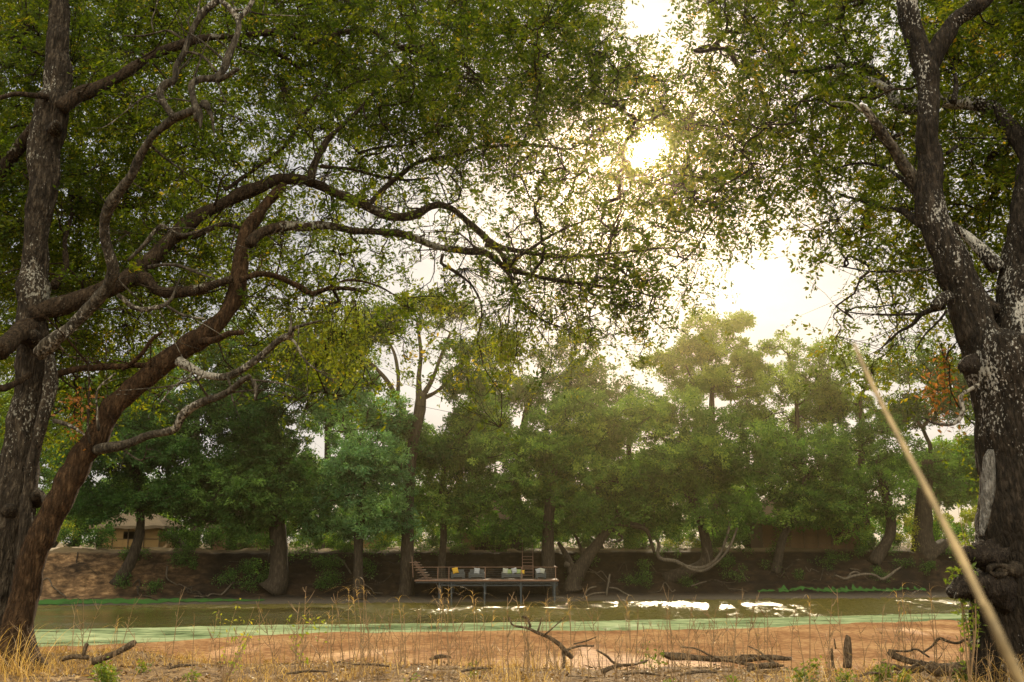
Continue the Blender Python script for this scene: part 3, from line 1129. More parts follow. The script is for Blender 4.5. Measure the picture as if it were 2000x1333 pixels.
# second, brown stem
bB = P(38, 1290, 13.4)
bB[2] = gz1(bB[0], 13.4) - 0.05
tB = empty("leaning_tree", bB, "smooth red brown leaning tree curving right from beside the grey trunk", "tree")
NODES_B = []
T = Tubes()
c, r = px_limb([(34, 1340, 92), (36, 1290, 76), (38, 1212, 58), (57, 1110, 56), (90, 1031, 56), (127, 959, 50), (158, 904, 50), (182, 864, 54), (203, 822, 46), (228, 786, 44),
                (262, 752, 44), (297, 724, 46), (338, 700, 43), (371, 680, 40), (405, 651, 39), (439, 616, 37), (459, 576, 36), (468, 535, 35), (473, 495, 34), (483, 455, 33), (502, 425, 28), (518, 402, 24), (540, 378, 22), (556, 362, 18)], 13.4, 14.8, 0.055)
T.add(c, r, 40, 0.13, 2.4, 7, lobes=0.3)
pk = P(72, 1092, 13.2)
NODES_B.append(c[len(c) * 2 // 3:])
T.build("trunk", M_BARK_B, tB)
limb(tB, NODES_B, "limb", M_BARK_LIMB, [
    ([(486, 478, 20), (511, 454, 22), (552, 443, 20), (602, 444, 19), (636, 441, 18), (687, 450, 18), (738, 454, 18), (781, 457, 18), (822, 470, 17), (856, 483, 16), (906, 491, 16), (947, 494, 15), (974, 513, 13), (990, 526, 12),
      (1030, 536, 9), (1090, 548, 7), (1150, 556, 6), (1220, 566, 4), (1290, 582, 3)], 14.2, 16.6),
    ([(985, 524, 8), (1010, 505, 8), (1060, 470, 6), (1120, 440, 5), (1180, 420, 3)], 16, 17),
    ([(987, 526, 7), (1000, 550, 6), (1020, 590, 5), (1060, 625, 4), (1120, 650, 3)], 15.9, 15.5),
    ([(947, 478, 9), (975, 490, 10), (990, 520, 10)], 15.9, 15.95)])
limb(tB, NODES_B, "limb", M_BARK_B, [
    ([(470, 548, 14), (490, 540, 15), (511, 535, 14), (545, 542, 12), (579, 556, 12), (609, 573, 12), (636, 565, 10), (687, 565, 9), (717, 573, 9)], 14.1, 15.0),
    ([(395, 668, 20), (420, 664, 16), (445, 652, 13), (474, 650, 11)], 14, 13.5),
    ([(620, 570, 6), (680, 548, 5), (740, 560, 4), (790, 590, 3)], 14.6, 15.2),
    ([(302, 706, 14), (290, 714, 15), (253, 714, 14), (203, 717, 14), (150, 720, 14), (105, 732, 14)], 14, 13.9),
    ([(240, 722, 9), (262, 706, 11), (280, 690, 10), (296, 665, 8), (318, 648, 5)], 13.9, 13.6)])
limb(tB, None, "dead_limb", M_BARK_DEAD, [
    ([(350, 706, 22), (380, 722, 17), (405, 731, 16), (442, 734, 16), (470, 724, 15), (501, 704, 15), (528, 680, 14), (545, 664, 14), (566, 655, 15), (572, 642, 9), (603, 633, 7), (628, 626, 4)], 13.9, 12.8),
    ([(566, 655, 10), (568, 636, 6), (569, 615, 3)], 12.9, 12.9),
    ([(190, 880, 26), (215, 874, 22), (254, 866, 19), (290, 850, 18), (320, 842, 18), (342, 836, 18), (358, 810, 18), (388, 792, 17), (422, 778, 16), (449, 763, 15), (470, 745, 14), (488, 735, 9)], 13.7, 12.6),
    ([(488, 738, 6), (500, 755, 11), (497, 782, 3)], 12.7, 12.6),
    ([(470, 740, 6), (510, 744, 4), (560, 752, 3), (598, 766, 2)], 12.7, 12.6)],
    12, 0.16, "pale broken bare limb with a splintered end")
limb(tB, None, "dead_limb", M_BARK_DEAD, [
    ([(230, 576, 12), (243, 585, 13), (257, 598, 13), (277, 606, 12), (310, 600, 9), (326, 594, 9), (338, 579, 6), (351, 545, 4)], 13.2, 13.4),
    ([(326, 598, 6), (358, 616, 6), (400, 623, 3)], 13.3, 13.4),
    ([(290, 522, 8), (320, 518, 8), (350, 520, 8), (390, 535, 5), (420, 545, 3)], 13.6, 13.4),
    ([(250, 510, 8), (285, 475, 9), (305, 448, 8), (318, 440, 8), (345, 458, 9), (370, 458, 7), (420, 440, 4)], 13.6, 13.6),
    ([(106, 822, 10), (135, 832, 9), (165, 850, 5)], 13.6, 13.3),
    ([(193, 842, 6), (190, 800, 5), (192, 760, 4), (225, 730, 4)], 13.2, 13.2)], 10, 0.14, "small pale snapped side branches")

# orange dead leaves, hanging dark sticks
limb(tB, None, "hanging_stick", M_BARK_LIMB, [
    ([(172, 700, 3), (175, 760, 5), (172, 830, 7), (176, 866, 7)], 13.8, 13.5),
    ([(152, 740, 3), (150, 700, 2), (148, 660, 3)], 13.8, 13.8),
    ([(206, 670, 2), (208, 730, 2), (210, 780, 2)], 13.9, 13.9)], 6, 0.05)

ROWS_L = [
    "88888888888888888888888888720000000",
    "88888888888888888888888888730000000",
    "98888888888888888888888888600000000",
    "88888888888777888888888888741000000",
    "78888888888777788888888887776310000",
    "88788888888777888888887788777532000",
    "78888888888666787888887777776654210",
    "88888888888766546667777666666655420",
    "88888888887765446555666655566665530",
    "88888888888766555654433355556666420",
    "88888888777776554322232345555654300",
    "88888888777777554322334455666543200",
    "88888888877776665432245566665431000",
    "88788888876666555433324556665420000",
    "78677887666555543332222345554310000",
    "67667776554444454333222223332000000",
    "45456655431112344221232200000000000",
    "34334554310001232110022000000000000",
    "22233342100000110000011000000000000",
    "11222221000000000000000000000000000"]
# columns start at x = -200, rows at y = -100
origL = canopy(["88" + r_[1:] for r_ in ROWS_L] and ROWS_L, -150, -100, 14.3, 22.0, 0.075, rng, seed=1)
ptsA, ptsB = np.vstack(NODES_A), np.vstack(NODES_B)
dA = np.array([np.linalg.norm(ptsA - o, axis=1).min() for o in origL])
dB = np.array([np.linalg.norm(ptsB - o, axis=1).min() for o in origL])
yel = (fbm(origL, 0.9, 2, 77) > 0.0)
# the low yellow-green hanging sprays belong to the brown tree
mB = dB < dA
leafy_tree(tA, ptsA, origL[~mB], 1300, 0.075, M_LEAF_L, M_BARK_LIMB, rng)
leafy_tree(tB, ptsB, origL[mB], 600, 0.075, M_LEAF_L, M_BARK_LIMB, rng)


def hanging(root, name, spots, mat, rng, lsize=0.07, label=None, n=None, start=None):
    """drooping leafy strings; spots rows (px, py_top, py_bottom, Y, spread_px, strings)"""
    O, D, Ln = [], [], []
    T = Tubes()
    for (px, y0, y1, Y, spread, k) in spots:
        for i in range(k):
            x = px + rng.normal() * spread
            a = P(x, y0 + rng.uniform(-6, 10), Y + rng.uniform(-.4, .4))
            b = P(x + rng.normal() * 10, y1 - rng.random() * (y1 - y0) * 0.5, Y + rng.uniform(-.4, .4))
            cc = catmull([a, (a + b) / 2 + rng.normal(size=3) * 0.05, b], 9)
            T.add(cc, np.linspace(0.006, 0.002, 9), 4, cap=False)
            for q_ in cc[1:]:
                for _ in range(1):
                    O.append(q_)
                    D.append(rng.normal(size=3) + np.array([0, 0, -0.7]))
    O, D = np.array(O), unit(np.array(D))
    v, q, end, tint = sprays(O, D, rng.uniform(.12, .3, len(O)), 7, lsize, rng, 0.35)
    T.segs(O, end, 0.002, 0.001)
    T.build("twig", M_BARK_LIMB, root)
    o = mesh(name, v, q, mat, root, False, tint)
    if label:
        o["label"] = label
    return o


hanging(tB, "foliage_spray", [(650, 585, 720, 14.6, 48, 18), (700, 590, 755, 14.4, 36, 14), (600, 600, 690, 14.6, 35, 9), (960, 600, 740, 15.2, 30, 14),
                              (1000, 620, 750, 15.2, 22, 8), (1090, 600, 760, 15.4, 30, 8), (860, 555, 620, 15.4, 26, 7)], M_LEAF_Y, rng, 0.07, "hanging yellow green leafy sprays lit by the sun")
hanging(tB, "withered_foliage", [(160, 745, 870, 13.7, 11, 3)], M_LEAF_O, rng, 0.07, "withered orange leaves on a hanging twig")

# ================================================================== near right tree
rng = np.random.default_rng(8)
YR = 11.6
bR = P(1985, 1330, YR)
bR[2] = gz1(bR[0], YR) - 0.05
tR = empty("lichen_tree", bR, "forked dark tree at the right edge with white lichen spots on its bark", "tree")
NODES_R = []
T = Tubes()
c, r = px_limb([(1990, 1380, 186), (1986, 1321, 156), (1984, 1248, 152), (1982, 1176, 156), (1982, 1110, 160), (1984, 1060, 156), (1990, 1000, 158), (1996, 940, 156), (1996, 880, 160), (1990, 820, 164), (1978, 760, 168), (1966, 710, 166), (1958, 670, 150)], 11.6, 11.6, 0.05)
T.add(c, r, 80, 0.13, 2.2, 11, lobes=0.3)
c, r = px_limb([(1950, 760, 120), (1925, 690, 100), (1903, 640, 86), (1880, 575, 78), (1852, 501, 74), (1829, 434, 64), (1820, 400, 61), (1815, 354, 58), (1814, 304, 56), (1812, 253, 50), (1810, 203, 47), (1805, 152, 47), (1793, 101, 46), (1779, 50, 44), (1770, 0, 46), (1760, -80, 42), (1750, -170, 36)], 11.6, 12.0, 0.05)
T.add(c, r, 50, 0.15, 2.6, 12)
NODES_R.append(c[len(c) // 4:])
c, r = px_limb([(1985, 760, 130), (1992, 690, 118), (2004, 603, 124), (2012, 500, 112), (2022, 400, 100), (2026, 320, 90), (2040, 220, 76), (2060, 100, 62), (2080, -20, 54), (2110, -160, 44)], 11.65, 11.9, 0.05)
T.add(c, r, 56, 0.15, 2.4, 13)
NODES_R.append(c[len(c) // 4:])
T.build("trunk", M_BARK_R, tR)
limb(tR, NODES_R, "limb", M_BARK_R, [
    ([(1802, 150, 44), (1822, 105, 42), (1840, 76, 40), (1866, 41, 38), (1892, 18, 38), (1918, -5, 38), (1960, -50, 34), (2010, -110, 28)], 11.9, 11.7)], 20, 0.16)
limb(tR, NODES_R, "limb", M_BARK_R, [
    ([(2020, 340, 44), (1992, 280, 36), (1966, 236, 33), (1936, 210, 32), (1905, 206, 33), (1871, 199, 33), (1835, 194, 30), (1800, 204, 28), (1776, 214, 26), (1754, 204, 24), (1742, 182, 24), (1716, 147, 22), (1690, 130, 20), (1652, 125, 16), (1601, 135, 12), (1550, 140, 8), (1500, 128, 5), (1440, 130, 3)], 11.9, 14.2),
    ([(1738, 176, 16), (1703, 158, 14), (1676, 152, 12), (1645, 150, 10), (1615, 166, 8), (1592, 184, 7), (1545, 210, 5), (1500, 240, 3)], 12.9, 14.2),
    ([(1652, 125, 9), (1632, 108, 7), (1622, 85, 5), (1610, 50, 3)], 13.2, 13.6),
    ([(1690, 130, 8), (1668, 110, 7), (1650, 78, 5), (1640, 40, 3)], 13.2, 13.0)], 16, 0.16)
limb(tR, None, "dead_limb", M_BARK_DEAD, [
    ([(1795, 372, 34), (1780, 345, 28), (1760, 320, 24), (1748, 296, 22), (1736, 278, 21), (1722, 255, 20), (1709, 238, 19), (1692, 215, 16), (1682, 206, 10)], 11.9, 11.3)], 14, 0.2, "broken bare stub angled up from the left stem")
limb(tR, NODES_R, "limb", M_BARK_R, [
    ([(1800, 440, 22), (1782, 425, 18), (1764, 411, 14), (1730, 408, 10), (1690, 395, 7), (1640, 380, 4)], 11.7, 12.6),
    ([(1790, 380, 12), (1755, 345, 9), (1720, 325, 7), (1670, 320, 5), (1620, 335, 3)], 11.9, 13),
    ([(1826, 600, 24), (1838, 586, 26), (1852, 580, 30)], 11.4, 11.5),
    ([(1845, 598, 14), (1822, 606, 12), (1798, 616, 11), (1780, 636, 8), (1753, 651, 6), (1719, 682, 3)], 11.5, 12.0),
    ([(1800, 614, 7), (1740, 616, 5), (1690, 614, 4), (1640, 608, 2)], 11.7, 12.6),
    ([(1850, 606, 6), (1831, 630, 5), (1804, 657, 4), (1785, 690, 2)], 11.4, 11.6),
    ([(1895, 600, 9), (1870, 575, 8), (1820, 530, 7), (1760, 530, 6), (1700, 530, 4), (1640, 520, 3)], 11.7, 13)], 12, 0.14)
limb(tR, NODES_R, "limb", M_BARK_R, [
    ([(1950, 525, 34), (1922, 498, 28), (1900, 474, 24), (1880, 455, 20), (1860, 438, 14)], 11.7, 11.9),
    ([(1950, 610, 34), (1925, 592, 28), (1905, 565, 24), (1886, 538, 20)], 11.6, 11.9),
    ([(1850, 300, 9), (1880, 280, 7), (1910, 285, 5), (1950, 300, 3)], 11.9, 12.5),
    ([(1862, 200, 14), (1866, 160, 9), (1858, 120, 7), (1880, 100, 4)], 11.9, 12.4)], 14, 0.16)
limb(tR, None, "dead_limb", M_BARK_DEAD, [
    ([(1912, 752, 10), (1895, 761, 9), (1876, 774, 8), (1880, 802, 8), (1866, 827, 7), (1832, 829, 6), (1800, 815, 3)], 11.2, 11.0)], 8, 0.12, "thin curled bare twig low on the left side")
# knots and burls
T = Tubes()
cc, rr = px_limb([(1945, 1095, 74), (1910, 1092, 48), (1890, 1084, 30), (1878, 1078, 10)], 11.3, 11.1, 0.03)
T.add(cc, rr, 26, 0.55, 7, 1)
T.build("burl", M_BURL, tR)
T = Tubes()
cc, rr = px_limb([(1950, 1156, 84), (1910, 1146, 58), (1880, 1146, 44), (1860, 1152, 32), (1851, 1156, 10)], 11.3, 11.0, 0.03)
T.add(cc, rr, 26, 0.5, 7, 2)
T.build("burl", M_BURL, tR)
T = Tubes()
cc, rr = px_limb([(1900, 712, 40), (1886, 716, 34), (1880, 718, 20)], 11.3, 11.2, 0.03)
T.add(cc, rr, 20, 0.4, 8, 2)
T.build("burl", M_BURL, tR)
# hollow knot ring
cen = P(1948, 1114, 11.62 - 0.50)
T = Tubes()
a = np.linspace(0, 2 * np.pi, 26)
ringp = np.stack([cen[0] + np.cos(a) * 0.105, cen[1] - 0.03 + 0 * a, cen[2] + np.sin(a) * 0.052], -1)
T.add(ringp, 0.028 + 0.008 * np.sin(a * 3), 9, 0.2, 9, 5, cap=False)
cc = [cen + np.array([.26, .12, .01]), cen + np.array([.12, .02, 0]), cen + np.array([0.0, .01, 0])]
T.add(catmull(cc, 8), np.linspace(0.10, 0.045, 8), 12, 0.3, 6, 6)
T.build("knot_ring", M_BARK_A, tR)
# peeled wood patch
Tp = Tubes()
cc, rr = px_limb([(1936, 880, 14), (1932, 900, 24), (1934, 940, 28), (1932, 980, 26), (1926, 1015, 22), (1916, 1045, 12)], 11.6 - 0.16, 11.6 - 0.16, 0.03)
Tp.add(cc, rr, 12, 0.3, 5, 8)
M_PEEL = bark_mat("peeled_wood", (0.05, 0.045, 0.038), (0.20, 0.19, 0.17), (0.42, 0.41, 0.38), None, 0.5, 2.0)
Tp.build("peeled_patch", M_PEEL, tR)

ROWS_R = [
    "00158888888888888888888",
    "00267888877888888888888",
    "00157777765288888888888",
    "00156777774488888888888",
    "00036777776678888888888",
    "00357777777788788888888",
    "01567777777777788888888",
    "03666667777777777788888",
    "04665556777777777778888",
    "05664455667777777778888",
    "02342335677777777788888",
    "01100012456777777778888",
    "00000001134566667777788",
    "00000000024555566777788",
    "00000001333455556677788",
    "00000000223344444455577",
    "00000000123222222233344",
    "00000000001122222222222",
    "00000000000011222110000",
    "00000000000001111100000"]
origR = canopy(ROWS_R, 1200, -100, 12.0, 18.5, 0.075, rng, seed=5)
leafy_tree(tR, np.vstack(NODES_R), origR, 1000, 0.075, M_LEAF_R, M_BARK_LIMB, rng)
hanging(tR, "withered_foliage", [(1835, 670, 850, 12.3, 22, 4), (1810, 700, 800, 12.3, 12, 1)], M_LEAF_O, rng, 0.065, "withered orange leaves hanging left of the trunk")


# ================================================================== far trees
def far_tree(name, label, px, Y, lobes, trunk_pts, kind='mid', rng=None, leaf=0.30, dens=1.0, group="trees along the far bank", bark=None, puff=1.0, extra=(), flat=0.98, open_=0.0):
    """lobes rows (px, py, rx, ry) in pixels at distance Y; trunk_pts rows (px, py, w)"""
    k = Y / F
    x = (px - 1000) * k
    b = np.array([x, Y, gz1(x, Y) - 0.25])
    root = empty(name, b, label, "tree", group)
    bark = bark or M_BARK_FAR
    T = Tubes()
    # trunk starts on the ground
    rows = [(b[0], b[1], b[2], trunk_pts[0][2] * k * 0.62), ]
    for (tx, ty, tw) in trunk_pts:
        q_ = P(tx, ty, Y)
        if q_[2] < b[2] + 0.3:
            continue
        rows.append((*q_, tw * k / 2))
    rows = np.array(rows)
    c_ = catmull(rows, 26)
    T.add(c_[:, :3], np.maximum(c_[:, 3], 0.03), 12, 0.2, 0.9, 3, lobes=0.25)
    starts = [c_[14:, :3]]
    for ex in extra:
        e = np.array([(*P(tx, ty, Y + dy), tw * k / 2) for (tx, ty, tw, dy) in ex])
        e = catmull(e, 20)
        T.add(e[:, :3], np.maximum(e[:, 3], 0.02), 8, 0.15, 1.2, 4)
        starts.append(e[3:, :3])
    cen, rad = [], []
    if group == "trees along the far bank" and not open_:
        lobes = list(lobes) + [(lx + rng.uniform(-30, 30), min(ly + ry + 18, 1034 if px not in (250, 1500) else 1008), rx * 0.8, 22) for (lx, ly, rx, ry) in lobes if ly + ry > 960 and ly < 1000]
    for (lx, ly, rx, ry) in lobes:
        area = rx * ry / 1000.0
        n_ = max(2, int(area * 0.88 * dens / puff ** 2 + rng.random()))
        for _ in range(n_):
            u_ = unit(rng.normal(size=3)) * (0.35 + 0.6 * rng.random() ** 0.6)
            pc = P(lx + u_[0] * rx * 0.78, ly - u_[2] * ry * 0.78, Y + u_[1] * min(rx * k, 5.0) * 0.95)
            cen.append(pc)
            rad.append(rng.uniform(1.5, 2.9) * puff * min(1.0, 0.45 + min(rx, ry) / 90.0))
    cen, rad = np.array(cen), np.array(rad)
    # every dome carries many tufts of leaves on its shell
    nt = np.maximum(8, (11.5 * rad ** 2 * (1 - open_) / (leaf / .30))).astype(int)
    di = np.repeat(np.arange(len(cen)), nt)
    dv = unit(rng.normal(size=(len(di), 3)))
    dv[:, 2] = np.where(dv[:, 2] < -0.45, -dv[:, 2] * rng.random(len(di)), dv[:, 2])
    dv = unit(dv)
    rr = rad[di] * (0.60 + 0.55 * vnoise(cen[di] * 3.1 + dv * 2.0, 1.0, 8)) * (1 - 0.5 * rng.random(len(di)) ** 4)
    tc_ = cen[di] + dv * rr[:, None] * np.array([1.08, 1.08, flat])
    sub_ = rng.choice(len(tc_), min(len(tc_), 420), replace=False)
    prim(np.vstack(starts), None, np.vstack([cen, tc_[sub_]]), 0.22, 0.10, 0.022, rng, 2.3, T, 5, rmax=0.2)
    T.build("trunk", bark, root)
    tr_ = rng.uniform(0.28, 0.60, len(tc_)) * (leaf / .30)
    idx = np.repeat(np.arange(len(tc_)), rng.integers(26, 50, len(tc_)))
    m = len(idx)
    tv = unit(rng.normal(size=(m, 3)))
    pos = tc_[idx] + tv * (tr_[idx] * (0.25 + 0.85 * rng.random(m)))[:, None] * np.array([1.1, 1.1, 0.7])
    ax = unit(tv * 0.6 + dv[idx] * 0.5 + rng.normal(size=(m, 3)) * 0.6 + np.array([0, 0, -0.1]))
    nr = unit(tv * 0.5 + dv[idx] * 0.5 + rng.normal(size=(m, 3)) * 0.45 + np.array([0, 0, 0.4]))
    nr = unit(nr - ax * np.sum(nr * ax, 1, keepdims=True))
    sz = leaf * rng.uniform(0.5, 1.2, m)
    v, q = leaf_quads(pos, ax, nr, sz, sz * 0.48)
    NLEAVES = m
    pt = rng.normal(0.42, 0.17, len(cen))[di] + rng.normal(0, 0.16, len(tc_))
    tint = np.clip(pt[idx] + rng.normal(0, 0.09, m), 0, 1)
    mesh("crown", v, q, M_FAR[kind], root, False, np.repeat(tint, 4))
    return root


rf = np.random.default_rng(21)
FT = [
    # (px, Y, lobes, trunk, kind, opts, label)
    (545, 92, [(490, 1035, 70, 24), (610, 1040, 50, 22), (600, 780, 70, 60), (500, 900, 90, 70), (430, 1010, 60, 40), (600, 1010, 50, 35), (600, 700, 80, 60), (480, 720, 80, 80), (430, 810, 90, 70), (520, 830, 90, 80), (560, 930, 80, 60), (470, 960, 70, 60), (540, 1000, 60, 30)],
     [(545, 1120, 38), (542, 1000, 34), (540, 900, 28), (530, 800, 20)], 'dark', {}, "dark tree rising left of centre on a thick clustered trunk"),
    (250, 93, [(180, 1010, 50, 22), (250, 880, 100, 80), (420, 960, 50, 60), (240, 820, 110, 70), (170, 900, 80, 70), (300, 900, 100, 80), (220, 980, 90, 50), (340, 980, 80, 55), (380, 880, 60, 70), (290, 760, 60, 40)],
     [(262, 1080, 20), (275, 1020, 16), (270, 950, 14), (260, 880, 11)], 'dark', {}, "dark spreading tree over the reed hut at the left"),
    (710, 90, [(690, 1040, 60, 20), (770, 1030, 40, 22), (720, 830, 85, 50), (700, 900, 90, 60), (760, 930, 60, 60), (660, 960, 60, 60), (720, 990, 60, 40), (620, 1010, 40, 25)],
     [(700, 1075, 18), (705, 1000, 16), (708, 930, 14), (705, 860, 10)], 'blue', {}, "pale blue green bushy tree just left of the deck"),
    (795, 91, [(790, 610, 80, 28), (870, 620, 60, 28), (700, 660, 50, 34), (745, 640, 50, 30), (880, 680, 40, 24), (690, 760, 30, 40), (850, 590, 40, 18), (905, 760, 35, 35), (770, 850, 50, 35), (850, 880, 50, 35), (920, 700, 30, 30), (660, 720, 40, 40)],
     [(795, 1140, 26), (796, 1050, 24), (800, 950, 22), (806, 870, 22), (820, 800, 22), (822, 770, 18)], 'dark', dict(puff=0.8, dens=1.7, flat=0.6, extra=[
         [(820, 800, 16, 0), (818, 740, 10, .3), (822, 690, 8, .6), (815, 630, 5, 1)],
         [(822, 780, 14, 0), (845, 740, 9, .5), (860, 700, 7, 1), (880, 650, 5, 1.5)],
         [(806, 850, 14, 0), (780, 790, 10, -.5), (760, 750, 9, -1), (730, 715, 6, -1.5), (700, 690, 4, -2)],
         [(775, 785, 9, -.5), (778, 740, 7, -.3), (770, 690, 6, 0), (750, 655, 4, .4)],
         [(824, 780, 10, .4), (860, 760, 7, 1), (895, 720, 5, 1.4), (905, 700, 4, 2)]]), "tall open tree with bare branching arms under a flat crown"),
    (865, 93, [(870, 1000, 55, 35), (820, 920, 40, 50), (940, 950, 60, 60), (860, 870, 60, 60), (900, 930, 60, 50), (840, 950, 40, 40), (930, 850, 50, 50)],
     [(863, 1100, 14), (866, 1040, 13), (862, 980, 11), (868, 900, 8)], 'mid', {}, "slim trunked tree behind the left end of the deck"),
    (1072, 91, [(1040, 1045, 60, 16), (1140, 1030, 40, 20), (970, 900, 60, 60), (1130, 1000, 50, 35), (1010, 1020, 70, 25), (1100, 900, 80, 60), (1110, 830, 80, 60), (1050, 880, 70, 60), (1150, 900, 80, 60), (1090, 960, 80, 50), (1000, 960, 60, 50), (1190, 850, 50, 50), (1060, 1010, 60, 25)],
     [(1072, 1120, 26), (1070, 1050, 24), (1075, 980, 20), (1085, 900, 15)], 'mid', {}, "broad tree over the right half of the deck"),
    (1010, 99, [(960, 690, 45, 30), (930, 850, 50, 45), (1160, 760, 40, 40), (950, 860, 70, 60), (1060, 900, 80, 60), (1000, 760, 80, 50), (1100, 720, 70, 50), (940, 800, 60, 50), (1050, 800, 80, 50), (1130, 680, 40, 30), (990, 700, 50, 30), (960, 740, 40, 40)],
     [(1010, 1050, 20), (1010, 950, 18), (1020, 850, 15), (1040, 760, 10)], 'dark', {}, "tall dark tree behind the deck"),
    (1290, 93, [(1330, 1035, 70, 20), (1260, 1030, 50, 20), (1440, 900, 50, 50), (1230, 930, 60, 50), (1220, 1000, 45, 30), (1330, 900, 110, 80), (1320, 800, 90, 55), (1250, 860, 80, 60), (1370, 860, 90, 70), (1300, 930, 100, 60), (1400, 950, 70, 55), (1430, 1000, 40, 35), (1280, 990, 70, 35), (1350, 1010, 60, 25)],
     [(1376, 1100, 22), (1372, 1030, 20), (1350, 960, 16), (1330, 880, 12)], 'mid', {}, "large round green tree right of the deck above the hanging bough"),
    (1400, 104, [(1400, 635, 85, 24), (1345, 672, 60, 28), (1455, 648, 45, 20), (1310, 720, 70, 32), (1425, 712, 75, 28), (1260, 712, 45, 26), (1360, 765, 90, 30), (1450, 770, 60, 30), (1400, 690, 70, 30), (1380, 735, 80, 30), (1470, 730, 50, 26)],
     [(1400, 1050, 18), (1395, 900, 16), (1390, 800, 12), (1392, 740, 6)], 'light', dict(puff=0.8, dens=2.2, flat=0.85), "tall flat topped hazy tree against the bright sky"),
    (1500, 94, [(1480, 880, 50, 50), (1600, 910, 60, 50), (1530, 900, 60, 50), (1490, 960, 50, 45), (1570, 950, 60, 50), (1540, 985, 40, 20)],
     [(1510, 1120, 18), (1530, 1050, 16), (1556, 1000, 13), (1570, 940, 9)], 'mid', {}, "smaller tree with a leaning dark trunk before the right hut"),
    (1560, 101, [(1540, 700, 60, 36), (1520, 770, 60, 50), (1590, 760, 60, 60), (1560, 850, 70, 50), (1500, 830, 40, 40)],
     [(1563, 1080, 10), (1566, 980, 11), (1560, 880, 10), (1555, 780, 7)], 'light', dict(open_=0.2, puff=.9), "airy pale tree with a thin straight trunk over the right hut"),
    (1690, 95, [(1740, 1000, 40, 26), (1610, 860, 60, 50), (1760, 890, 50, 40), (1620, 980, 50, 30), (1690, 860, 70, 60), (1640, 930, 60, 50), (1720, 940, 60, 50), (1680, 980, 60, 30)],
     [(1738, 1110, 20), (1738, 1040, 19), (1732, 980, 18), (1712, 900, 12)], 'mid', {}, "mid green tree right of the right hut on a straight grey trunk"),
    (1680, 103, [(1650, 710, 60, 36), (1720, 740, 60, 50), (1660, 800, 70, 50), (1740, 820, 60, 40), (1610, 700, 40, 30)],
     [(1680, 1080, 16), (1684, 950, 14), (1682, 850, 11), (1680, 770, 7)], 'light', dict(open_=0.25, puff=.9), "airy tall tree behind the grass stalk at the right"),
    (1800, 96, [(1800, 720, 70, 50), (1850, 800, 70, 60), (1780, 850, 60, 60), (1880, 900, 60, 50), (1830, 930, 50, 30), (1900, 760, 60, 60)],
     [(1803, 1130, 60), (1803, 1060, 42), (1805, 980, 30), (1812, 900, 22)], 'dark', dict(open_=0.1), "dark tree with a very thick flared trunk beside the near right tree"),
    (1960, 97, [(1960, 900, 80, 70), (2020, 820, 90, 80), (2000, 960, 80, 50)],
     [(1965, 1100, 22), (1965, 1000, 20), (1975, 900, 14)], 'dark', {}, "dark tree hidden mostly behind the near right trunk"),
    (60, 99, [(60, 850, 80, 60), (0, 800, 90, 70), (90, 940, 60, 50), (20, 950, 70, 50), (110, 780, 50, 40)],
     [(60, 1070, 18), (60, 980, 16), (55, 880, 10)], 'light', {}, "yellow green tree behind the left trunks"),
    (380, 104, [(400, 700, 70, 40), (330, 720, 60, 50), (450, 660, 60, 30), (300, 800, 60, 40)],
     [(380, 1060, 20), (382, 950, 16), (385, 800, 10)], 'mid', dict(open_=0.1), "tall green tree behind the far left bank"),
    (640, 105, [(640, 690, 60, 45), (590, 740, 60, 45), (700, 730, 40, 35), (640, 760, 70, 50), (600, 830, 70, 50), (690, 840, 60, 50)],
     [(640, 1060, 18), (640, 950, 15), (640, 820, 10)], 'dark', {}, "dark tree filling in behind the blue green one"),
    (470, 108, [(470, 900, 100, 90), (400, 980, 90, 60), (560, 960, 80, 60), (500, 800, 90, 60)], [(470, 1060, 16), (470, 950, 12), (470, 880, 8)], 'dark', {}, "dark tree filling the gap left of the thick clustered trunk"),
    (900, 110, [(900, 900, 90, 60), (820, 960, 80, 50), (960, 980, 80, 50), (780, 880, 60, 50)], [(900, 1060, 14), (900, 980, 12), (900, 900, 8)], 'mid', {}, "tree filling in behind the centre hut"),
    (1170, 109, [(1150, 880, 80, 70), (1200, 960, 80, 50), (1090, 980, 80, 50), (1130, 780, 60, 50)], [(1170, 1060, 14), (1170, 980, 12), (1165, 880, 8)], 'dark', {}, "dark tree behind the leaning forked tree"),
    (1460, 109, [(1450, 800, 70, 60), (1480, 900, 80, 60), (1420, 960, 80, 50), (1500, 980, 60, 40)], [(1460, 1060, 14), (1460, 980, 12), (1460, 880, 8)], 'dark', {}, "dark tree filling in between the round tree and the right hut"),
    (1620, 110, [(1600, 820, 80, 60), (1660, 900, 80, 60), (1580, 930, 70, 50)], [(1620, 1060, 12), (1620, 980, 10), (1620, 880, 7)], 'mid', dict(open_=.1), "green tree behind the right hut roof"),
    (150, 108, [(160, 800, 80, 60), (130, 880, 80, 60), (220, 780, 80, 70), (280, 960, 80, 50)], [(150, 1060, 14), (150, 980, 12), (150, 880, 8)], 'mid', {}, "green tree behind the dark spreading one at the left"),
    (1225, 104, [(1230, 790, 50, 50), (1190, 880, 50, 50), (1260, 900, 50, 50)],
     [(1225, 1060, 14), (1228, 950, 13), (1228, 850, 8)], 'mid', dict(open_=0.1), "narrow tree in the gap right of the tall dark one"),
]
for (px, Y, lob, tr, kind, opt, lab) in FT:
    if Y <= 96:        # the front row stands on the bank slope, which runs aslant
        Y = Y - 3.2 + 0.16 * (px - 1000) / F * 90
    far_tree("far_bank_tree", lab, px, Y, lob, tr, kind, rf, **opt)

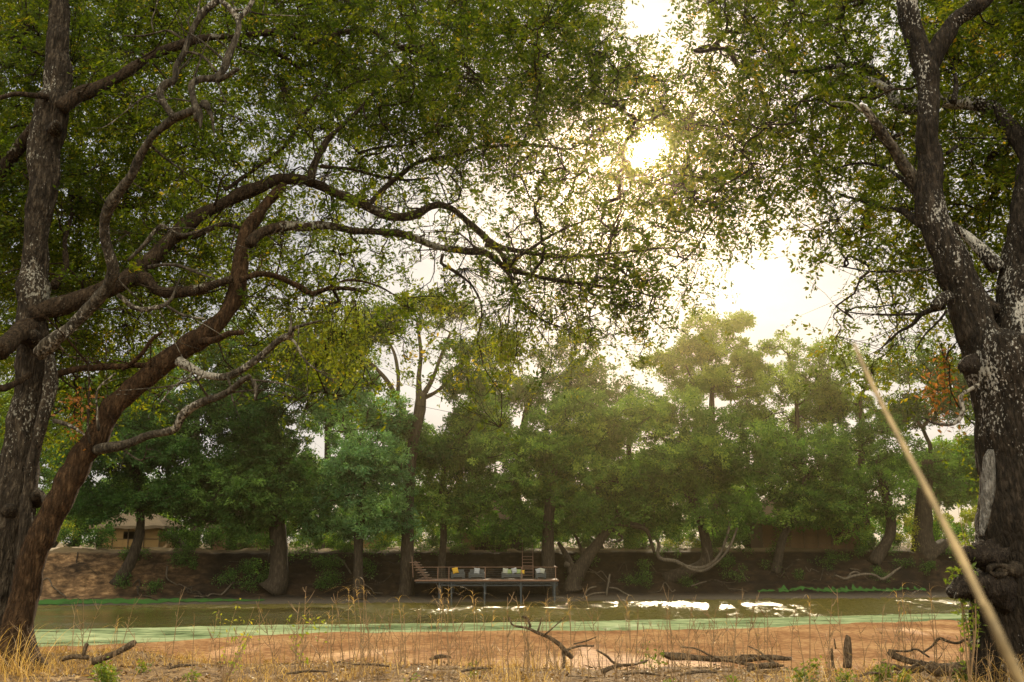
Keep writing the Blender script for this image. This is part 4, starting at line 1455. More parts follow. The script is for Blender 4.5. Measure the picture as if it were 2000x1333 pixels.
# leaning twin stemmed tree beside the deck
far_tree("far_bank_tree", "leaning forked tree at the right end of the deck", 1115, 89.5, [(1230, 980, 50, 30), (1270, 960, 50, 35), (1190, 950, 40, 30)],
         [(1118, 1140, 30), (1140, 1100, 24), (1165, 1065, 20), (1190, 1030, 17), (1215, 1000, 13)], 'mid', rf, extra=[
             [(1120, 1130, 20, 0), (1110, 1095, 14, .2), (1100, 1075, 9, .3), (1090, 1060, 6, .4)],
             [(1140, 1110, 12, 0), (1138, 1085, 8, .2), (1130, 1060, 6, .4), (1120, 1040, 4, .6)],
             [(1200, 1020, 12, 0), (1235, 1025, 11, 0), (1262, 1035, 9, .3), (1272, 1060, 8, .4), (1278, 1080, 6, .5)],
             [(1190, 1030, 8, 0), (1215, 1050, 5, -.3), (1200, 1060, 3, -.5)]])
# woodland farther back, seen through the gaps
for i in range(16):
    px = -250 + i * 170 + rf.uniform(-50, 50)
    Y = rf.uniform(128, 175)
    h = rf.uniform(70, 150)
    cy = 1062 - h
    far_tree("woodland_tree", ("distant hazy tree behind the far bank woods"), px, Y,
             [(px, cy, 70, h * .45), (px + 50, cy + 30, 60, h * .35), (px - 55, cy + 25, 60, h * .35), (px, cy + 55, 60, 30)],
             [(px, 1050, 12), (px, 1000, 10), (px, cy + 30, 7)], ['mid', 'light', 'mid', 'dark'][i % 4], rf, 0.5, 0.8, "distant trees behind the far bank", puff=1.5)


def shrub(name, label, px, Y, py, rx, ry, kind, rng, leaf=0.22, group=None, dens=1.0, zb=None):
    k = Y / F
    c0 = P(px, py, Y)
    b = np.array([c0[0], Y, gz1(c0[0], Y) - 0.1])
    root = empty(name, b, label, "shrub", group)
    T = Tubes()
    n_ = max(5, int(rx * ry / 110 * dens))
    cen = []
    for _ in range(n_):
        u_ = unit(rng.normal(size=3)) * rng.random() ** 0.5
        q_ = c0 + u_ * np.array([rx * k, rx * k, ry * k])
        cen.append(q_)
    cen = np.array(cen)
    prim(np.array([b + np.array([0, 0, .1]), b + np.array([.1, 0, .4])]), None, cen, 0.5, 0.1, 0.012, rng, 2.2, T, 4, rmax=0.05)
    T.build("stem", M_BARK_FAR, root)
    rad = rng.uniform(0.3, 0.6, len(cen))
    idx = np.repeat(np.arange(len(cen)), 95)
    m = len(idx)
    dv = unit(rng.normal(size=(m, 3)))
    pos = cen[idx] + dv * (rad[idx] * (0.3 + 0.9 * rng.random(m)))[:, None]
    ax = unit(dv + rng.normal(size=(m, 3)) * 0.6 + np.array([0, 0, .2]))
    nr = unit(rng.normal(size=(m, 3)) + np.array([0, 0, .5]))
    nr = unit(nr - ax * np.sum(nr * ax, 1, keepdims=True))
    sz = leaf * rng.uniform(0.6, 1.2, m)
    v, q = leaf_quads(pos, ax, nr, sz, sz * 0.4)
    mesh("foliage", v, q, M_FAR[kind], root, False, np.repeat(np.clip(rng.normal(.5, .2, m), 0, 1), 4))
    return root


for (px, Y, py, rx, ry, kind, lab) in [
    (140, 97, 1045, 40, 26, 'yellow', "yellow green bush behind the footpath at the far left"),
    (195, 95, 1062, 22, 24, 'dark', "dark bush at the left corner of the left reed hut"),
    (655, 101, 1045, 34, 26, 'yellow', "yellow bush left of the low reed screen"),
    (744, 97, 1052, 14, 24, 'yellow', "slim yellow bush right of the low reed screen"),
    (600, 98, 1052, 26, 28, 'light', "green bush between the thick trunk and the yellow bush"),
    (690, 93, 1072, 14, 16, 'mid', "small bush on the bank edge below the reed screen"),
    (840, 100, 1045, 22, 26, 'yellow', "yellow bush seen between the two trunks left of the deck"),
    (880, 98, 1035, 18, 30, 'light', "leafy bush left of the centre hut"),
    (1140, 101, 1040, 26, 24, 'light', "pale bush behind the leaning forked tree"),
    (1320, 100, 1058, 34, 20, 'yellow', "yellow bush under the large round tree"),
    (1365, 98, 1075, 14, 20, 'yellow', "small yellow bush above the hanging bough"),
    (1230, 99, 1060, 26, 26, 'mid', "green bush right of the leaning trunk"),
    (1530, 99, 1050, 18, 24, 'light', "bush at the left corner of the right hut"),
    (1690, 100, 1046, 34, 24, 'yellow', "bright yellow bush right of the right hut"),
    (1775, 98, 1042, 26, 34, 'yellow', "yellow green bush between two straight trunks at the right"),
    (1860, 99, 1050, 40, 30, 'mid', "green bush behind the near right tree's knots"),
    (1440, 97, 1070, 30, 20, 'dark', "dark bush under the right side trees"),
    (470, 95, 1078, 30, 16, 'dark', "dark low bush in front of the brown hut"),
    (655, 91, 1095, 34, 12, 'dark', "dark scrub on the shaded bank left of the deck"),
    (980, 95, 1082, 36, 8, 'dark', "low dark scrub on the bank behind the deck"),
]:
    shrub("bush", lab, px, Y, py, rx, ry, kind, rf, group="bushes along the far bank")

sides_ = ["left", "left centre", "middle", "right centre", "right"]
for i in range(34):
    px = 40 + i * 56 + rf.uniform(-14, 14)
    Y = rf.uniform(106, 122)
    k = rf.choice(['dark', 'mid', 'mid', 'light', 'yellow'])
    tone = {'dark': 'dark green', 'mid': 'mid green', 'light': 'pale green', 'yellow': 'yellow green'}[k]
    shrub("bush", "%s thicket bush on the plateau behind the %s far trees" % (tone, sides_[min(4, int(i / 7))]), px, Y, 1034 + rf.uniform(-10, 6), rf.uniform(40, 58), rf.uniform(28, 42), k, rf, 0.38, "thicket bushes behind the far trees", 1.5)
for i in range(38):
    px = 140 + i * 47 + rf.uniform(-16, 16)
    if 215 < px < 330 or 690 < px < 760 or 1520 < px < 1660:
        continue
    Y = 95.5 + rf.uniform(0, 4) + 0.16 * (px - 1000) / F * 92
    k = ['dark', 'dark', 'mid'][i % 3]
    shrub("bush", "edge thicket", px, Y, 1052 + rf.uniform(-8, 8), rf.uniform(24, 36), rf.uniform(15, 27), k, rf, 0.24, "dark thickets along the top of the far bank", 2.6)
for i in range(60):
    px = rf.uniform(180, 1880)
    t_ = rf.random()
    Y = 88.5 + t_ * 5 + 0.16 * (px - 1000) / F * 90
    if 800 < px < 1100 and Y < 91:
        continue
    x_ = (px - 1000) / F * Y
    py_ = 1060 - (gz1(x_, Y) + .35 - 4.8) / Y * F
    shrub("scrub", "small dark scrub tuft growing on the bank slope", px, Y, py_, rf.uniform(14, 32), rf.uniform(8, 16), 'dark', rf, 0.18, "scrub tufts on the bank slope", 1.2)

# ------------------------------------------------------------------ bank wood
def wood(name, label, cat, specs, mat=M_BARK_FAR2, sides=8, rough=0.12, group=None, base=None):
    b = P(specs[0][0][0][0], specs[0][0][0][1], specs[0][1])
    T = Tubes()
    for k, (pts, Y0, Y1) in enumerate(specs):
        c_, r_ = px_limb(pts, Y0, Y1, 0.25 if Y0 > 50 else 0.03)
        T.add(c_, r_, sides, rough, 2 if Y0 > 50 else 12, k + 3)
    o = T.build(name, mat, None, origin=b)
    tag(o, label, cat, group)
    return o


wood("hanging_bough", "pale looping bough hanging low over the bank right of the deck", "branch", [
    ([(1268, 1040, 7), (1280, 1050, 7), (1287, 1065, 7), (1284, 1082, 7), (1293, 1093, 8), (1320, 1097, 8), (1340, 1107, 8), (1370, 1110, 8), (1395, 1096, 7), (1410, 1075, 6), (1422, 1040, 6), (1426, 1015, 5)], 90.5, 90),
    ([(1330, 1100, 6), (1350, 1113, 6), (1375, 1115, 6), (1398, 1100, 5), (1415, 1083, 5), (1428, 1062, 5), (1440, 1032, 4)], 90.2, 89.7),
    ([(1386, 1100, 3), (1384, 1085, 3), (1378, 1070, 2)], 90, 90)])
wood("leaning_log", "grey dead trunk leaning down the bank into the left shade", "log", [
    ([(330, 1040, 12), (362, 1070, 13), (390, 1100, 16), (408, 1125, 20), (422, 1150, 26)], 94, 86.5),
    ([(398, 1116, 7), (385, 1123, 6), (372, 1128, 5), (360, 1128, 3)], 88.5, 88)])
wood("fallen_log", "dark fallen log lying along the foot of the left bank", "log", [
    ([(200, 1150, 3), (230, 1140, 6), (262, 1140, 7), (300, 1142, 7), (350, 1144, 6), (385, 1142, 4)], 86.2, 87.2)], M_BARK_FAR)
wood("exposed_root", "dark exposed roots reaching along the left bank", "root", [
    ([(60, 1142, 4), (85, 1138, 5), (115, 1130, 4), (145, 1123, 5), (170, 1118, 4)], 86.5, 88),
    ([(120, 1150, 4), (150, 1142, 5), (172, 1132, 4), (190, 1122, 3)], 86, 87.5),
    ([(212, 1103, 4), (240, 1101, 6), (275, 1099, 5), (310, 1092, 3)], 89, 91)], M_BARK_FAR)
for i in range(46):
    px = rf.uniform(80, 1850)
    s0 = rf.uniform(86.5, 90.5)
    pts, Tr = [], Tubes()
    x_ = (px - 1000) / F * 89
    y_ = s0 + 0.16 * x_
    if -9 < x_ < 5 and y_ < 90:
        continue
    dirx = rf.choice([-1, 1])
    p_ = []
    for j in range(7):
        xx_, yy_ = x_ + dirx * j * 0.42 + rf.normal() * .1, y_ + 0.28 * j * rf.uniform(.4, 1.3)
        p_.append((xx_, yy_, gz1(xx_, yy_) + .04 + rf.random() * .12))
    r0 = rf.uniform(.04, .10)
    Tr.add(catmull(np.array(p_), 26), np.linspace(r0 * .4, r0, 26), 6, .2, 2, i)
    o = Tr.build("exposed_root", M_BARK_FAR2 if rf.random() < .35 else M_BARK_FAR, None, origin=p_[0])
    tag(o, "gnarled root lying exposed on the bank slope", "root", "exposed roots on the bank slope")
wood("stump", "splayed pale root stump on the left bank below the reed hut", "stump", [
    ([(268, 1138, 3), (276, 1124, 5), (282, 1110, 6)], 87.6, 88.4), ([(292, 1134, 3), (286, 1122, 4), (282, 1110, 5)], 87.6, 88.4), ([(300, 1128, 3), (290, 1118, 3), (283, 1111, 4)], 87.9, 88.4)])
wood("driftwood", "forked pale driftwood on the bank at the right", "driftwood", [
    ([(1632, 1124, 4), (1650, 1131, 5), (1665, 1126, 6), (1690, 1122, 6), (1708, 1124, 6), (1722, 1132, 7), (1738, 1124, 6), (1750, 1114, 5), (1760, 1108, 3)], 90.5, 92),
    ([(1655, 1130, 4), (1662, 1120, 4), (1672, 1117, 4), (1680, 1122, 4)], 91, 91.4)])
wood("driftwood", "small driftwood stick on the bank right of the glitter", "driftwood", [
    ([(1350, 1145, 3), (1365, 1140, 3), (1380, 1136, 2)], 88.5, 89.5)])
wood("pole", "thin pale pole standing at the waterline right of the deck", "pole", [
    ([(1184, 1165, 4), (1188, 1140, 4), (1191, 1122, 3)], 85.5, 85.8)])
wood("driftwood", "tangled brushwood at the waterline below the leaning tree", "driftwood", [
    ([(1135, 1170, 4), (1160, 1160, 4), (1182, 1158, 3)], 85.6, 85.9), ([(1190, 1148, 3), (1205, 1150, 3), (1218, 1158, 3), (1232, 1165, 3)], 85.5, 85.7),
    ([(1140, 1165, 3), (1150, 1150, 3), (1165, 1146, 3)], 85.8, 86.2)])
wood("log_pile", "short sawn log end jutting from the bank right of the deck", "log", [
    ([(1104, 1102, 12), (1118, 1106, 13), (1132, 1112, 13)], 89.4, 90)])

# path and turf strips on the far bank
def draped(name, rows, mat, kind, label=None, cat=None, off=0.03):
    """rows of (x, y, half width); follows the ground"""
    r_ = catmull(np.array(rows, float), 90)
    t = np.gradient(r_[:, :2], axis=0)
    t = t / np.linalg.norm(t, axis=1)[:, None]
    nrm = np.stack([-t[:, 1], t[:, 0]], -1)
    m = 7
    V = []
    for j in np.linspace(-1, 1, m):
        wv = r_[:, 2] * (1 + 0.35 * np.sin(np.arange(90) * 1.7 + 3 * j))
        q_ = r_[:, :2] + nrm * (j * wv)[:, None]
        V.append(np.column_stack([q_, gz(q_[:, 0], q_[:, 1]) + off - 0.02 * abs(j)]))
    V = np.stack(V, 1).reshape(-1, 3)
    i = np.arange(89)[:, None] * m
    j = np.arange(m - 1)[None]
    q = np.stack([i + j, i + m + j, i + m + j + 1, i + j + 1], -1).reshape(-1, 4)
    o = mesh(name, V, q, mat, None, True)
    tag(o, label, cat, None, kind)
    return o


M_PATH = plain("trodden_earth", (0.42, 0.33, 0.23), 0.95, 0.15, 3)
draped("footpath", [(-44, 84.5, .45), (-42, 86.2, .45), (-40.5, 88, .4), (-39, 90, .4), (-38.6, 92, .4), (-38, 96, .4)], M_PATH, "structure")
draped("bank_turf", [(-46, 78.9, .35), (-40, 79.9, .45), (-33, 81.1, .5), (-27, 82.0, .45), (-20, 83.0, .2)], M_TURF, "stuff", "bright green turf strip by the water at the far left", "turf", 0.06)
draped("bank_turf", [(22, 91.6, .2), (28, 92.4, .5), (33, 93.2, .45), (38, 94.2, .2)], M_TURF, "stuff", "dull green turf strip by the water at the right", "turf", 0.06)

# ------------------------------------------------------------------ deck
DY0, DY1 = 84.2, 87.6
kd = DY0 / F
dz = 4.8 - 69.5 * kd


def dx(px):
    return (px - 1000) * kd


deck = empty("viewing_deck", (dx(950), 86, 0), "wooden viewing deck on stilts over the far water edge with a thin rail", "deck")
B = Boxes()
xx = dx(817)
while xx < dx(1088):
    B.box(xx, xx + 0.135, DY0, DY1, dz - 0.035, dz)
    xx += 0.145
B.build("floor_board", M_DECKWOOD, deck)
B = Boxes()
B.box(dx(815), dx(1089), DY0 - 0.05, DY0 - 0.005, dz - 0.12, dz + 0.01)
B.build("fascia", M_RAIL, deck)
B = Boxes()
for yy in (DY0 + .15, DY1 - .3):
    B.box(dx(817), dx(1087), yy - .05, yy + .05, dz - .26, dz - .16)
    B.box(dx(860), dx(1087), yy - .04, yy + .04, dz - .50, dz - .43)
    x = dx(862)
    s_ = 1
    while x < dx(1080):
        B.bar((x, yy, dz - .26 if s_ > 0 else dz - .43), (x + .42, yy, dz - .43 if s_ > 0 else dz - .26), 0.035, 0.035)
        x += .42
        s_ = -s_
B.build("truss", M_STEEL, deck)
for px in (862, 885, 948, 1017, 1081):
    for yy in (DY0 + .15, DY1 - .3):
        B = Boxes()
        x = dx(px)
        B.bar((x, yy, -0.9 if yy < 86 else gz1(x, yy) - .2), (x, yy, dz - .16), 0.14, 0.14)
        if yy < 86:
            B.bar((x - .28, yy, dz - .26), (x, yy, dz - .75), 0.05, 0.05)
            B.bar((x + .28, yy, dz - .26), (x, yy, dz - .75), 0.05, 0.05)
        B.build("stilt", M_STEEL, deck)
B = Boxes()
B.box(dx(815), dx(1087), DY0 - .02, DY0 + .05, dz + 1.0, dz + 1.045)
B.box(dx(1083), dx(1086), DY0 + .05, DY1, dz + 1.0, dz + 1.045)
B.build("top_rail", M_RAIL, deck)
for px in (859, 880, 949, 1018, 1083):
    B = Boxes()
    B.bar((dx(px), DY0 + .015, dz), (dx(px), DY0 + .015, dz + 1.0), 0.07, 0.07)
    B.build("rail_post", M_RAIL, deck)
T = Tubes()
for h in (.2, .36, .52, .68, .84):
    T.add([(dx(818), DY0 + .015, dz + h), (dx(950), DY0 + .015, dz + h), (dx(1084), DY0 + .015, dz + h)], 0.006, 4)
T.build("rail_wire", M_STEEL, deck)
# left stair
ST = empty("stair", (dx(826), DY0 + 1.0, dz), "wooden stair climbing left from the deck beside the big trunk", "stair")
for s_ in (0, 1):
    B = Boxes()
    yy = DY0 + .5 + s_ * 0.9
    B.bar((dx(839), yy, dz), (dx(812), yy, dz + 1.45), 0.05, 0.2)
    B.build("stringer", M_DECKWOOD, ST)
for k in range(7):
    B = Boxes()
    t = (k + .5) / 7
    x = dx(839) * (1 - t) + dx(812) * t
    z = dz + 1.45 * t
    B.box(x - .55 + .1, x + .35, DY0 + .42, DY0 + 1.48, z + .02, z + .06)
    B.build("tread", M_RAIL, ST)
B = Boxes()
B.bar((dx(811), DY0 + .45, dz + .2), (dx(808), DY0 + .45, dz + 1.9), 0.06, 0.06)
B.build("post", M_RAIL, ST)
ST2 = empty("stair", (dx(1030), DY1, dz), "small wooden stair rising from the back of the deck to the bank", "stair")
for s_ in (1021, 1042):
    B = Boxes()
    B.bar((dx(s_), DY1 + .1, dz), (dx(s_), DY1 + 2.4, dz + 1.8), 0.05, 0.2)
    B.bar((dx(s_), DY1 + .2, dz + .1), (dx(s_), DY1 + .2, dz + 1.3), 0.05, 0.05)
    B.bar((dx(s_), DY1 + .2, dz + 1.3), (dx(s_), DY1 + 2.4, dz + 3.0), 0.05, 0.05)
    B.build("stringer", M_RAIL, ST2)
for k in range(7):
    B = Boxes()
    t = (k + .5) / 7
    B.box(dx(1021), dx(1042), DY1 + 2.4 * t - .02, DY1 + 2.4 * t + .28, dz + 1.8 * t + .1, dz + 1.8 * t + .15)
    B.build("tread", M_RAIL, ST2)


def sofa(px0, px1, label):
    x0, x1 = dx(px0), dx(px1)
    y = DY0 + 1.9
    r_ = empty("deck_sofa", ((x0 + x1) / 2, y, dz), label, "sofa", "low dark sofas on the deck")
    B = Boxes()
    B.box(x0, x1, y - .35, y + .35, dz + .16, dz + .24)
    for x in (x0 + .06, x1 - .06):
        for yy in (y - .3, y + .3):
            B.bar((x, yy, dz), (x, yy, dz + .16), .07, .07)
    B.build("base_frame", M_SOFA, r_)
    B = Boxes()
    B.box(x0 + .02, x1 - .02, y - .34, y + .28, dz + .245, dz + .40)
    B.build("seat", M_SOFA, r_)
    B = Boxes()
    B.box(x0, x1, y + .29, y + .42, dz + .24, dz + .78)
    B.build("backrest", M_SOFA, r_)
    for x in (x0 - .05, x1 + .05):
        B = Boxes()
        B.box(x - .045, x + .045, y - .35, y + .35, dz, dz + .55)
        B.build("armrest", M_SOFA, r_)
    return y


sofa(884, 906, "dark deck sofa with a yellow cushion at its left end")
sofa(918, 945, "dark deck sofa with a plain pale cushion")
sofa(982, 1018, "longest dark deck sofa with several cushions")
sofa(1048, 1064, "short dark deck sofa at the right end of the deck")


def cushion(px, mat, label, tilt, s=0.46):
    x = dx(px)
    y = DY0 + 1.98
    n_ = 12
    u = np.linspace(-1, 1, n_)
    U, V = np.meshgrid(u, u)
    th = 0.085 * np.sqrt(np.clip((1 - U ** 4) * (1 - V ** 4), 0, 1))
    pin = 1 - 0.08 * (1 - np.abs(U * V))
    ca, sa = math.cos(tilt), math.sin(tilt)
    pts = []
    for sg in (-1, 1):
        X, Z = U * pin * s / 2, V * pin * s / 2
        X2, Z2 = X * ca - Z * sa, X * sa + Z * ca
        pts.append(np.stack([x + X2, y + sg * th - Z2 * -0.25, dz + .40 + s * .5 * (abs(ca) + abs(sa)) + Z2], -1).reshape(-1, 3))
    v = np.vstack(pts)
    i = np.arange(n_ - 1)[:, None] * n_
    j = np.arange(n_ - 1)[None]
    q = np.stack([i + j, i + j + 1, i + n_ + j + 1, i + n_ + j], -1).reshape(-1, 4)
    o = mesh("cushion", v, [np.vstack([q, q[:, ::-1] + n_ * n_])], mat, None, True, origin=(x, y, dz + .4))
    tag(o, label, "cushion", "cushions on the deck sofas")


cushion(889.5, M_YEL, "bright yellow cushion tilted at the left end of the first sofa", 0.25, .5)
cushion(931.5, M_GRY, "plain pale cushion alone on the second sofa", -0.08, .48)
cushion(987, M_CRE, "cream patterned cushion at the left end of the longest sofa", -0.1)
cushion(995, M_GRN, "green cushion left of the pale grey one", 0.1, .38)
cushion(1004.5, M_GRY, "pale grey cushion in the middle of the longest sofa", 0.3, .46)
cushion(1013, M_GRN, "green cushion between the pale grey and the small yellow one", -0.1, .38)
cushion(1020.5, M_YEL, "small yellow cushion at the right end of the longest sofa", 0.0, .34)
cushion(1051, M_GRY, "pale cushion leaning left on the short right sofa", 0.25, .42)
cushion(1059, M_CRE, "cream and green cushion on the short right sofa", -0.2, .44)


# ------------------------------------------------------------------ huts
def hut(label, px0, px1, Y, pyroof, mat, depth=5, roofh=1.5, door=None, win=None, name="reed_hut", over=0.6, wallh=2.4):
    k = Y / F
    x0, x1 = (px0 - 1000) * k, (px1 - 1000) * k
    z0 = gz1((x0 + x1) / 2, Y)
    r_ = empty(name, ((x0 + x1) / 2, Y + depth / 2, z0 - .1), label, "hut")
    # walls with real openings: panels around them
    ops = sorted((door or []) + (win or []))
    B = Boxes()
    x = x0
    for (a, b_, zl, zh) in ops:
        a, b_ = x0 + a * (x1 - x0), x0 + b_ * (x1 - x0)
        B.box(x, a, Y, Y + .12, z0 - .2, z0 + wallh)
        if zl > 0:
            B.box(a, b_, Y, Y + .12, z0 - .2, z0 + zl)
        B.box(a, b_, Y, Y + .12, z0 + zh, z0 + wallh)
        x = b_
    B.box(x, x1, Y, Y + .12, z0 - .2, z0 + wallh)
    B.box(x0, x1, Y + depth - .12, Y + depth, z0 - .2, z0 + wallh)
    for xx in (x0, x1 - .12):
        B.bar((xx + .06, Y + .12, z0 + wallh / 2 - .1), (xx + .06, Y + depth - .12, z0 + wallh / 2 - .1), .12, wallh + .2)
    B.build("wall", mat, r_)
    B = Boxes()
    n_ = max(3, int((x1 - x0) / 1.3))
    for i in range(n_ + 1):
        x = x0 + (x1 - x0) * i / n_
        B.bar((x, Y - .06, z0 - .2), (x, Y - .06, z0 + wallh), .09, .09)
    for zz in (.5, 1.3):
        B.bar((x0, Y - .035, z0 + zz), (x1, Y - .035, z0 + zz), .04, .05)
    B.build("frame_pole", M_LOG, r_)
    # thatched hip roof, thick
    e = over
    zr = z0 + wallh - .15
    ex0, ex1, ey0, ey1 = x0 - e, x1 + e, Y - e, Y + depth + e
    mx, my = (ex0 + ex1) / 2, (ey0 + ey1) / 2
    hl = max(0.3, (ex1 - ex0) / 2 - (ey1 - ey0) / 2 * .8)
    pts = []
    nu = 40
    for lay, (ins, dzz) in enumerate(((0, 0.0), (0.0, .28), (.5, roofh * .5 + .28), (1.0, roofh + .28))):
        for i in range(nu):
            t = i / nu * 4
            sd = int(t)
            f_ = t - sd
            cs = [(ex0, ey0), (ex1, ey0), (ex1, ey1), (ex0, ey1)]
            a, b_ = cs[sd], cs[(sd + 1) % 4]
            X, Y_ = a[0] + (b_[0] - a[0]) * f_, a[1] + (b_[1] - a[1]) * f_
            tx = min(max(X, mx - hl), mx + hl)
            X2, Y2 = X + (tx - X) * ins, Y_ + (my - Y_) * ins
            w_ = .06 * math.sin(i * 2.3 + lay) + .04 * math.sin(i * 5.1)
            pts.append((X2, Y2, zr + dzz + (w_ if lay < 2 else w_ * .5)))
    q = []
    for lay in range(3):
        for i in range(nu):
            j = (i + 1) % nu
            q.append((lay * nu + i, lay * nu + j, (lay + 1) * nu + j, (lay + 1) * nu + i))
    mesh("roof", np.array(pts), np.array(q), M_THATCH, r_)
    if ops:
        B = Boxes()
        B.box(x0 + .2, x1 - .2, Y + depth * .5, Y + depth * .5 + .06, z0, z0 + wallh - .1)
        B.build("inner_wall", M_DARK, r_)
    return r_


hut("ochre reed walled hut under the dark tree at the left", 205, 325, 97.5, 1030, M_REED, win=[(.42, .62, 1.3, 2.0)])
hut("brown walled hut in deep shade behind the thick clustered trunk", 425, 522, 100, 1020, M_REED2, door=[(.3, .5, 0, 2.0)], roofh=1.8)
hut("thatched hut with a dark doorway behind the middle of the deck", 905, 1000, 101, 960, M_REED2, door=[(.25, .9, 0, 2.1)], roofh=3.2, wallh=2.3)
hut("thatched hut with a square window behind the leaning trunks at the right", 1480, 1665, 99.5, 960, M_REED2, win=[(.72, .82, 1.2, 2.1), (.2, .3, 1.2, 2.1)], roofh=3.0, wallh=2.6)
# low reed screen and white post
scr = empty("reed_screen", P(718, 1072, 102), "low reed screen with a pale top rail left of the tallest trunk", "screen")
B = Boxes()
a, b_ = P(684, 1060, 102), P(742, 1060, 102)
zz = gz1(a[0], 102)
B.box(a[0], b_[0], 102, 102.06, zz - .1, zz + 1.15)
B.build("reed_panel", M_REED, scr)
B = Boxes()
B.bar((a[0] - .5, 101.95, zz + 1.2), (b_[0] - 1, 101.95, zz + 1.16), .08, .08)
B.build("top_rail", M_WHITE, scr)
for t in (0.02, .35, .68, .98):
    B = Boxes()
    x = a[0] * (1 - t) + b_[0] * t
    B.bar((x, 101.9, zz - .1), (x, 101.9, zz + 1.15), .08, .08)
    B.build("post", M_LOG, scr)
pw = P(718, 1050, 104)
T = Tubes()
zz = gz1(pw[0], 104)
T.add([(pw[0], 104, zz - .1), (pw[0], 104, zz + 1.2), (pw[0] + .02, 104, zz + 2.3), (pw[0] + .05, 104, zz + 2.9)], [.16, .2, .17, .08], 12, .1, 2, 3)
o = T.build("white_post", M_WHITE, None, origin=(pw[0], 104, zz))
tag(o, "white tapering post standing behind the low reed screen", "post")


# ================================================================== foreground
def blades(base, height, lean, width, rng, seg=5, curl=0.5, tint=None):
    """tapered curved blades; base (n,3), lean (n,2) horizontal offset at tip"""
    n_ = len(base)
    t = np.linspace(0, 1, seg)[None, :]
    h = height[:, None]
    cu = (np.ones(n_) * curl)[:, None]
    x = base[:, 0:1] + lean[:, 0:1] * t ** 1.8
    y = base[:, 1:2] + lean[:, 1:2] * t ** 1.8
    z = base[:, 2:3] + h * (t - cu * t ** 3)
    a = rng.uniform(0, np.pi, n_)[:, None]
    wv = width[:, None] * (1 - t ** 1.5 * 0.92) * 0.5
    ox, oy = np.cos(a) * wv, np.sin(a) * wv
    A = np.stack([x - ox, y - oy, z], -1)
    Bv = np.stack([x + ox, y + oy, z], -1)
    v = np.stack([A, Bv], 2).reshape(-1, 3)
    i = (np.arange(n_) * seg * 2)[:, None]
    j = np.arange(seg - 1)[None] * 2
    q = np.stack([i + j, i + j + 1, i + j + 3, i + j + 2], -1).reshape(-1, 4)
    tt = rng.random(n_) if tint is None else tint
    return v, q, np.repeat(tt, seg * 2)


rg = np.random.default_rng(33)
# dense low dry grass and litter over the bank
n_ = 42000
gx = rg.uniform(-9.5, 9.5, n_)
gy = rg.uniform(8.5, 16.6, n_) ** 1.0
gn = fbm(np.stack([gx, gy, gx * 0], -1), 0.8, 3, 12)
keep = gn > 0.47 + 0.12 * rg.random(n_) - 0.10 * (gx < -5.5)
gx, gy = gx[keep], gy[keep]
m = len(gx)
base_ = np.stack([gx, gy, gz(gx, gy) - .01], -1)
hh = rg.gamma(3.0, 0.055, m) * (0.6 + 0.9 * vnoise(base_, .5, 4)) + 0.03
v, q, tt = blades(base_, hh, rg.normal(size=(m, 2)) * hh[:, None] * 0.7, rg.uniform(.004, .009, m), rg, 4, 0.35)
o = mesh("dry_grass", v, q, M_DRY, None, False, tt)
tag(o, "short dry straw coloured grass covering the near bank", "grass", kind="stuff")
# fallen leaves and chips
n_ = 16000
gx = rg.uniform(-10, 10, n_)
gy = rg.uniform(8.0, 16.5, n_)
pos = np.stack([gx, gy, gz(gx, gy) + rg.uniform(0.005, .035, n_)], -1)
ax = unit(np.stack([rg.normal(size=n_), rg.normal(size=n_), rg.normal(size=n_) * .35], -1))
nr = unit(rg.normal(size=(n_, 3)) * .45 + np.array([0, 0, 1.0]))
nr = unit(nr - ax * np.sum(nr * ax, 1, keepdims=True))
sz = rg.uniform(.03, .085, n_)
v, q = leaf_quads(pos, ax, nr, sz, sz * .5)
M_LITTER = leaf_mat("leaf_litter", [(0.0, (0.05, 0.028, 0.013)), (0.5, (0.17, 0.10, 0.045)), (1.0, (0.42, 0.30, 0.15))], 0.2)
o = mesh("leaf_litter", v, q, M_LITTER, None, False, np.repeat(rg.random(n_), 4))
tag(o, "fallen brown leaves scattered over the near bank", "leaf litter", kind="stuff")


n_ = 1500
gx = rg.uniform(-9, 9, n_)
gy = rg.uniform(9.5, 16, n_)
an = rg.uniform(0, 6.28, n_)
ll = rg.uniform(.05, .3, n_)
A_ = np.stack([gx, gy, gz(gx, gy) + .015], -1)
B_ = np.stack([gx + np.cos(an) * ll, gy + np.sin(an) * ll, np.zeros(n_)], -1)
B_[:, 2] = gz(B_[:, 0], B_[:, 1]) + rg.uniform(.005, .07, n_)
T = Tubes()
T.segs(A_, B_, rg.uniform(.003, .008, n_), .002, 5)
o = T.build("twig_litter", M_LOG)
tag(o, "small dead twigs strewn over the near bank", "twigs", kind="stuff")


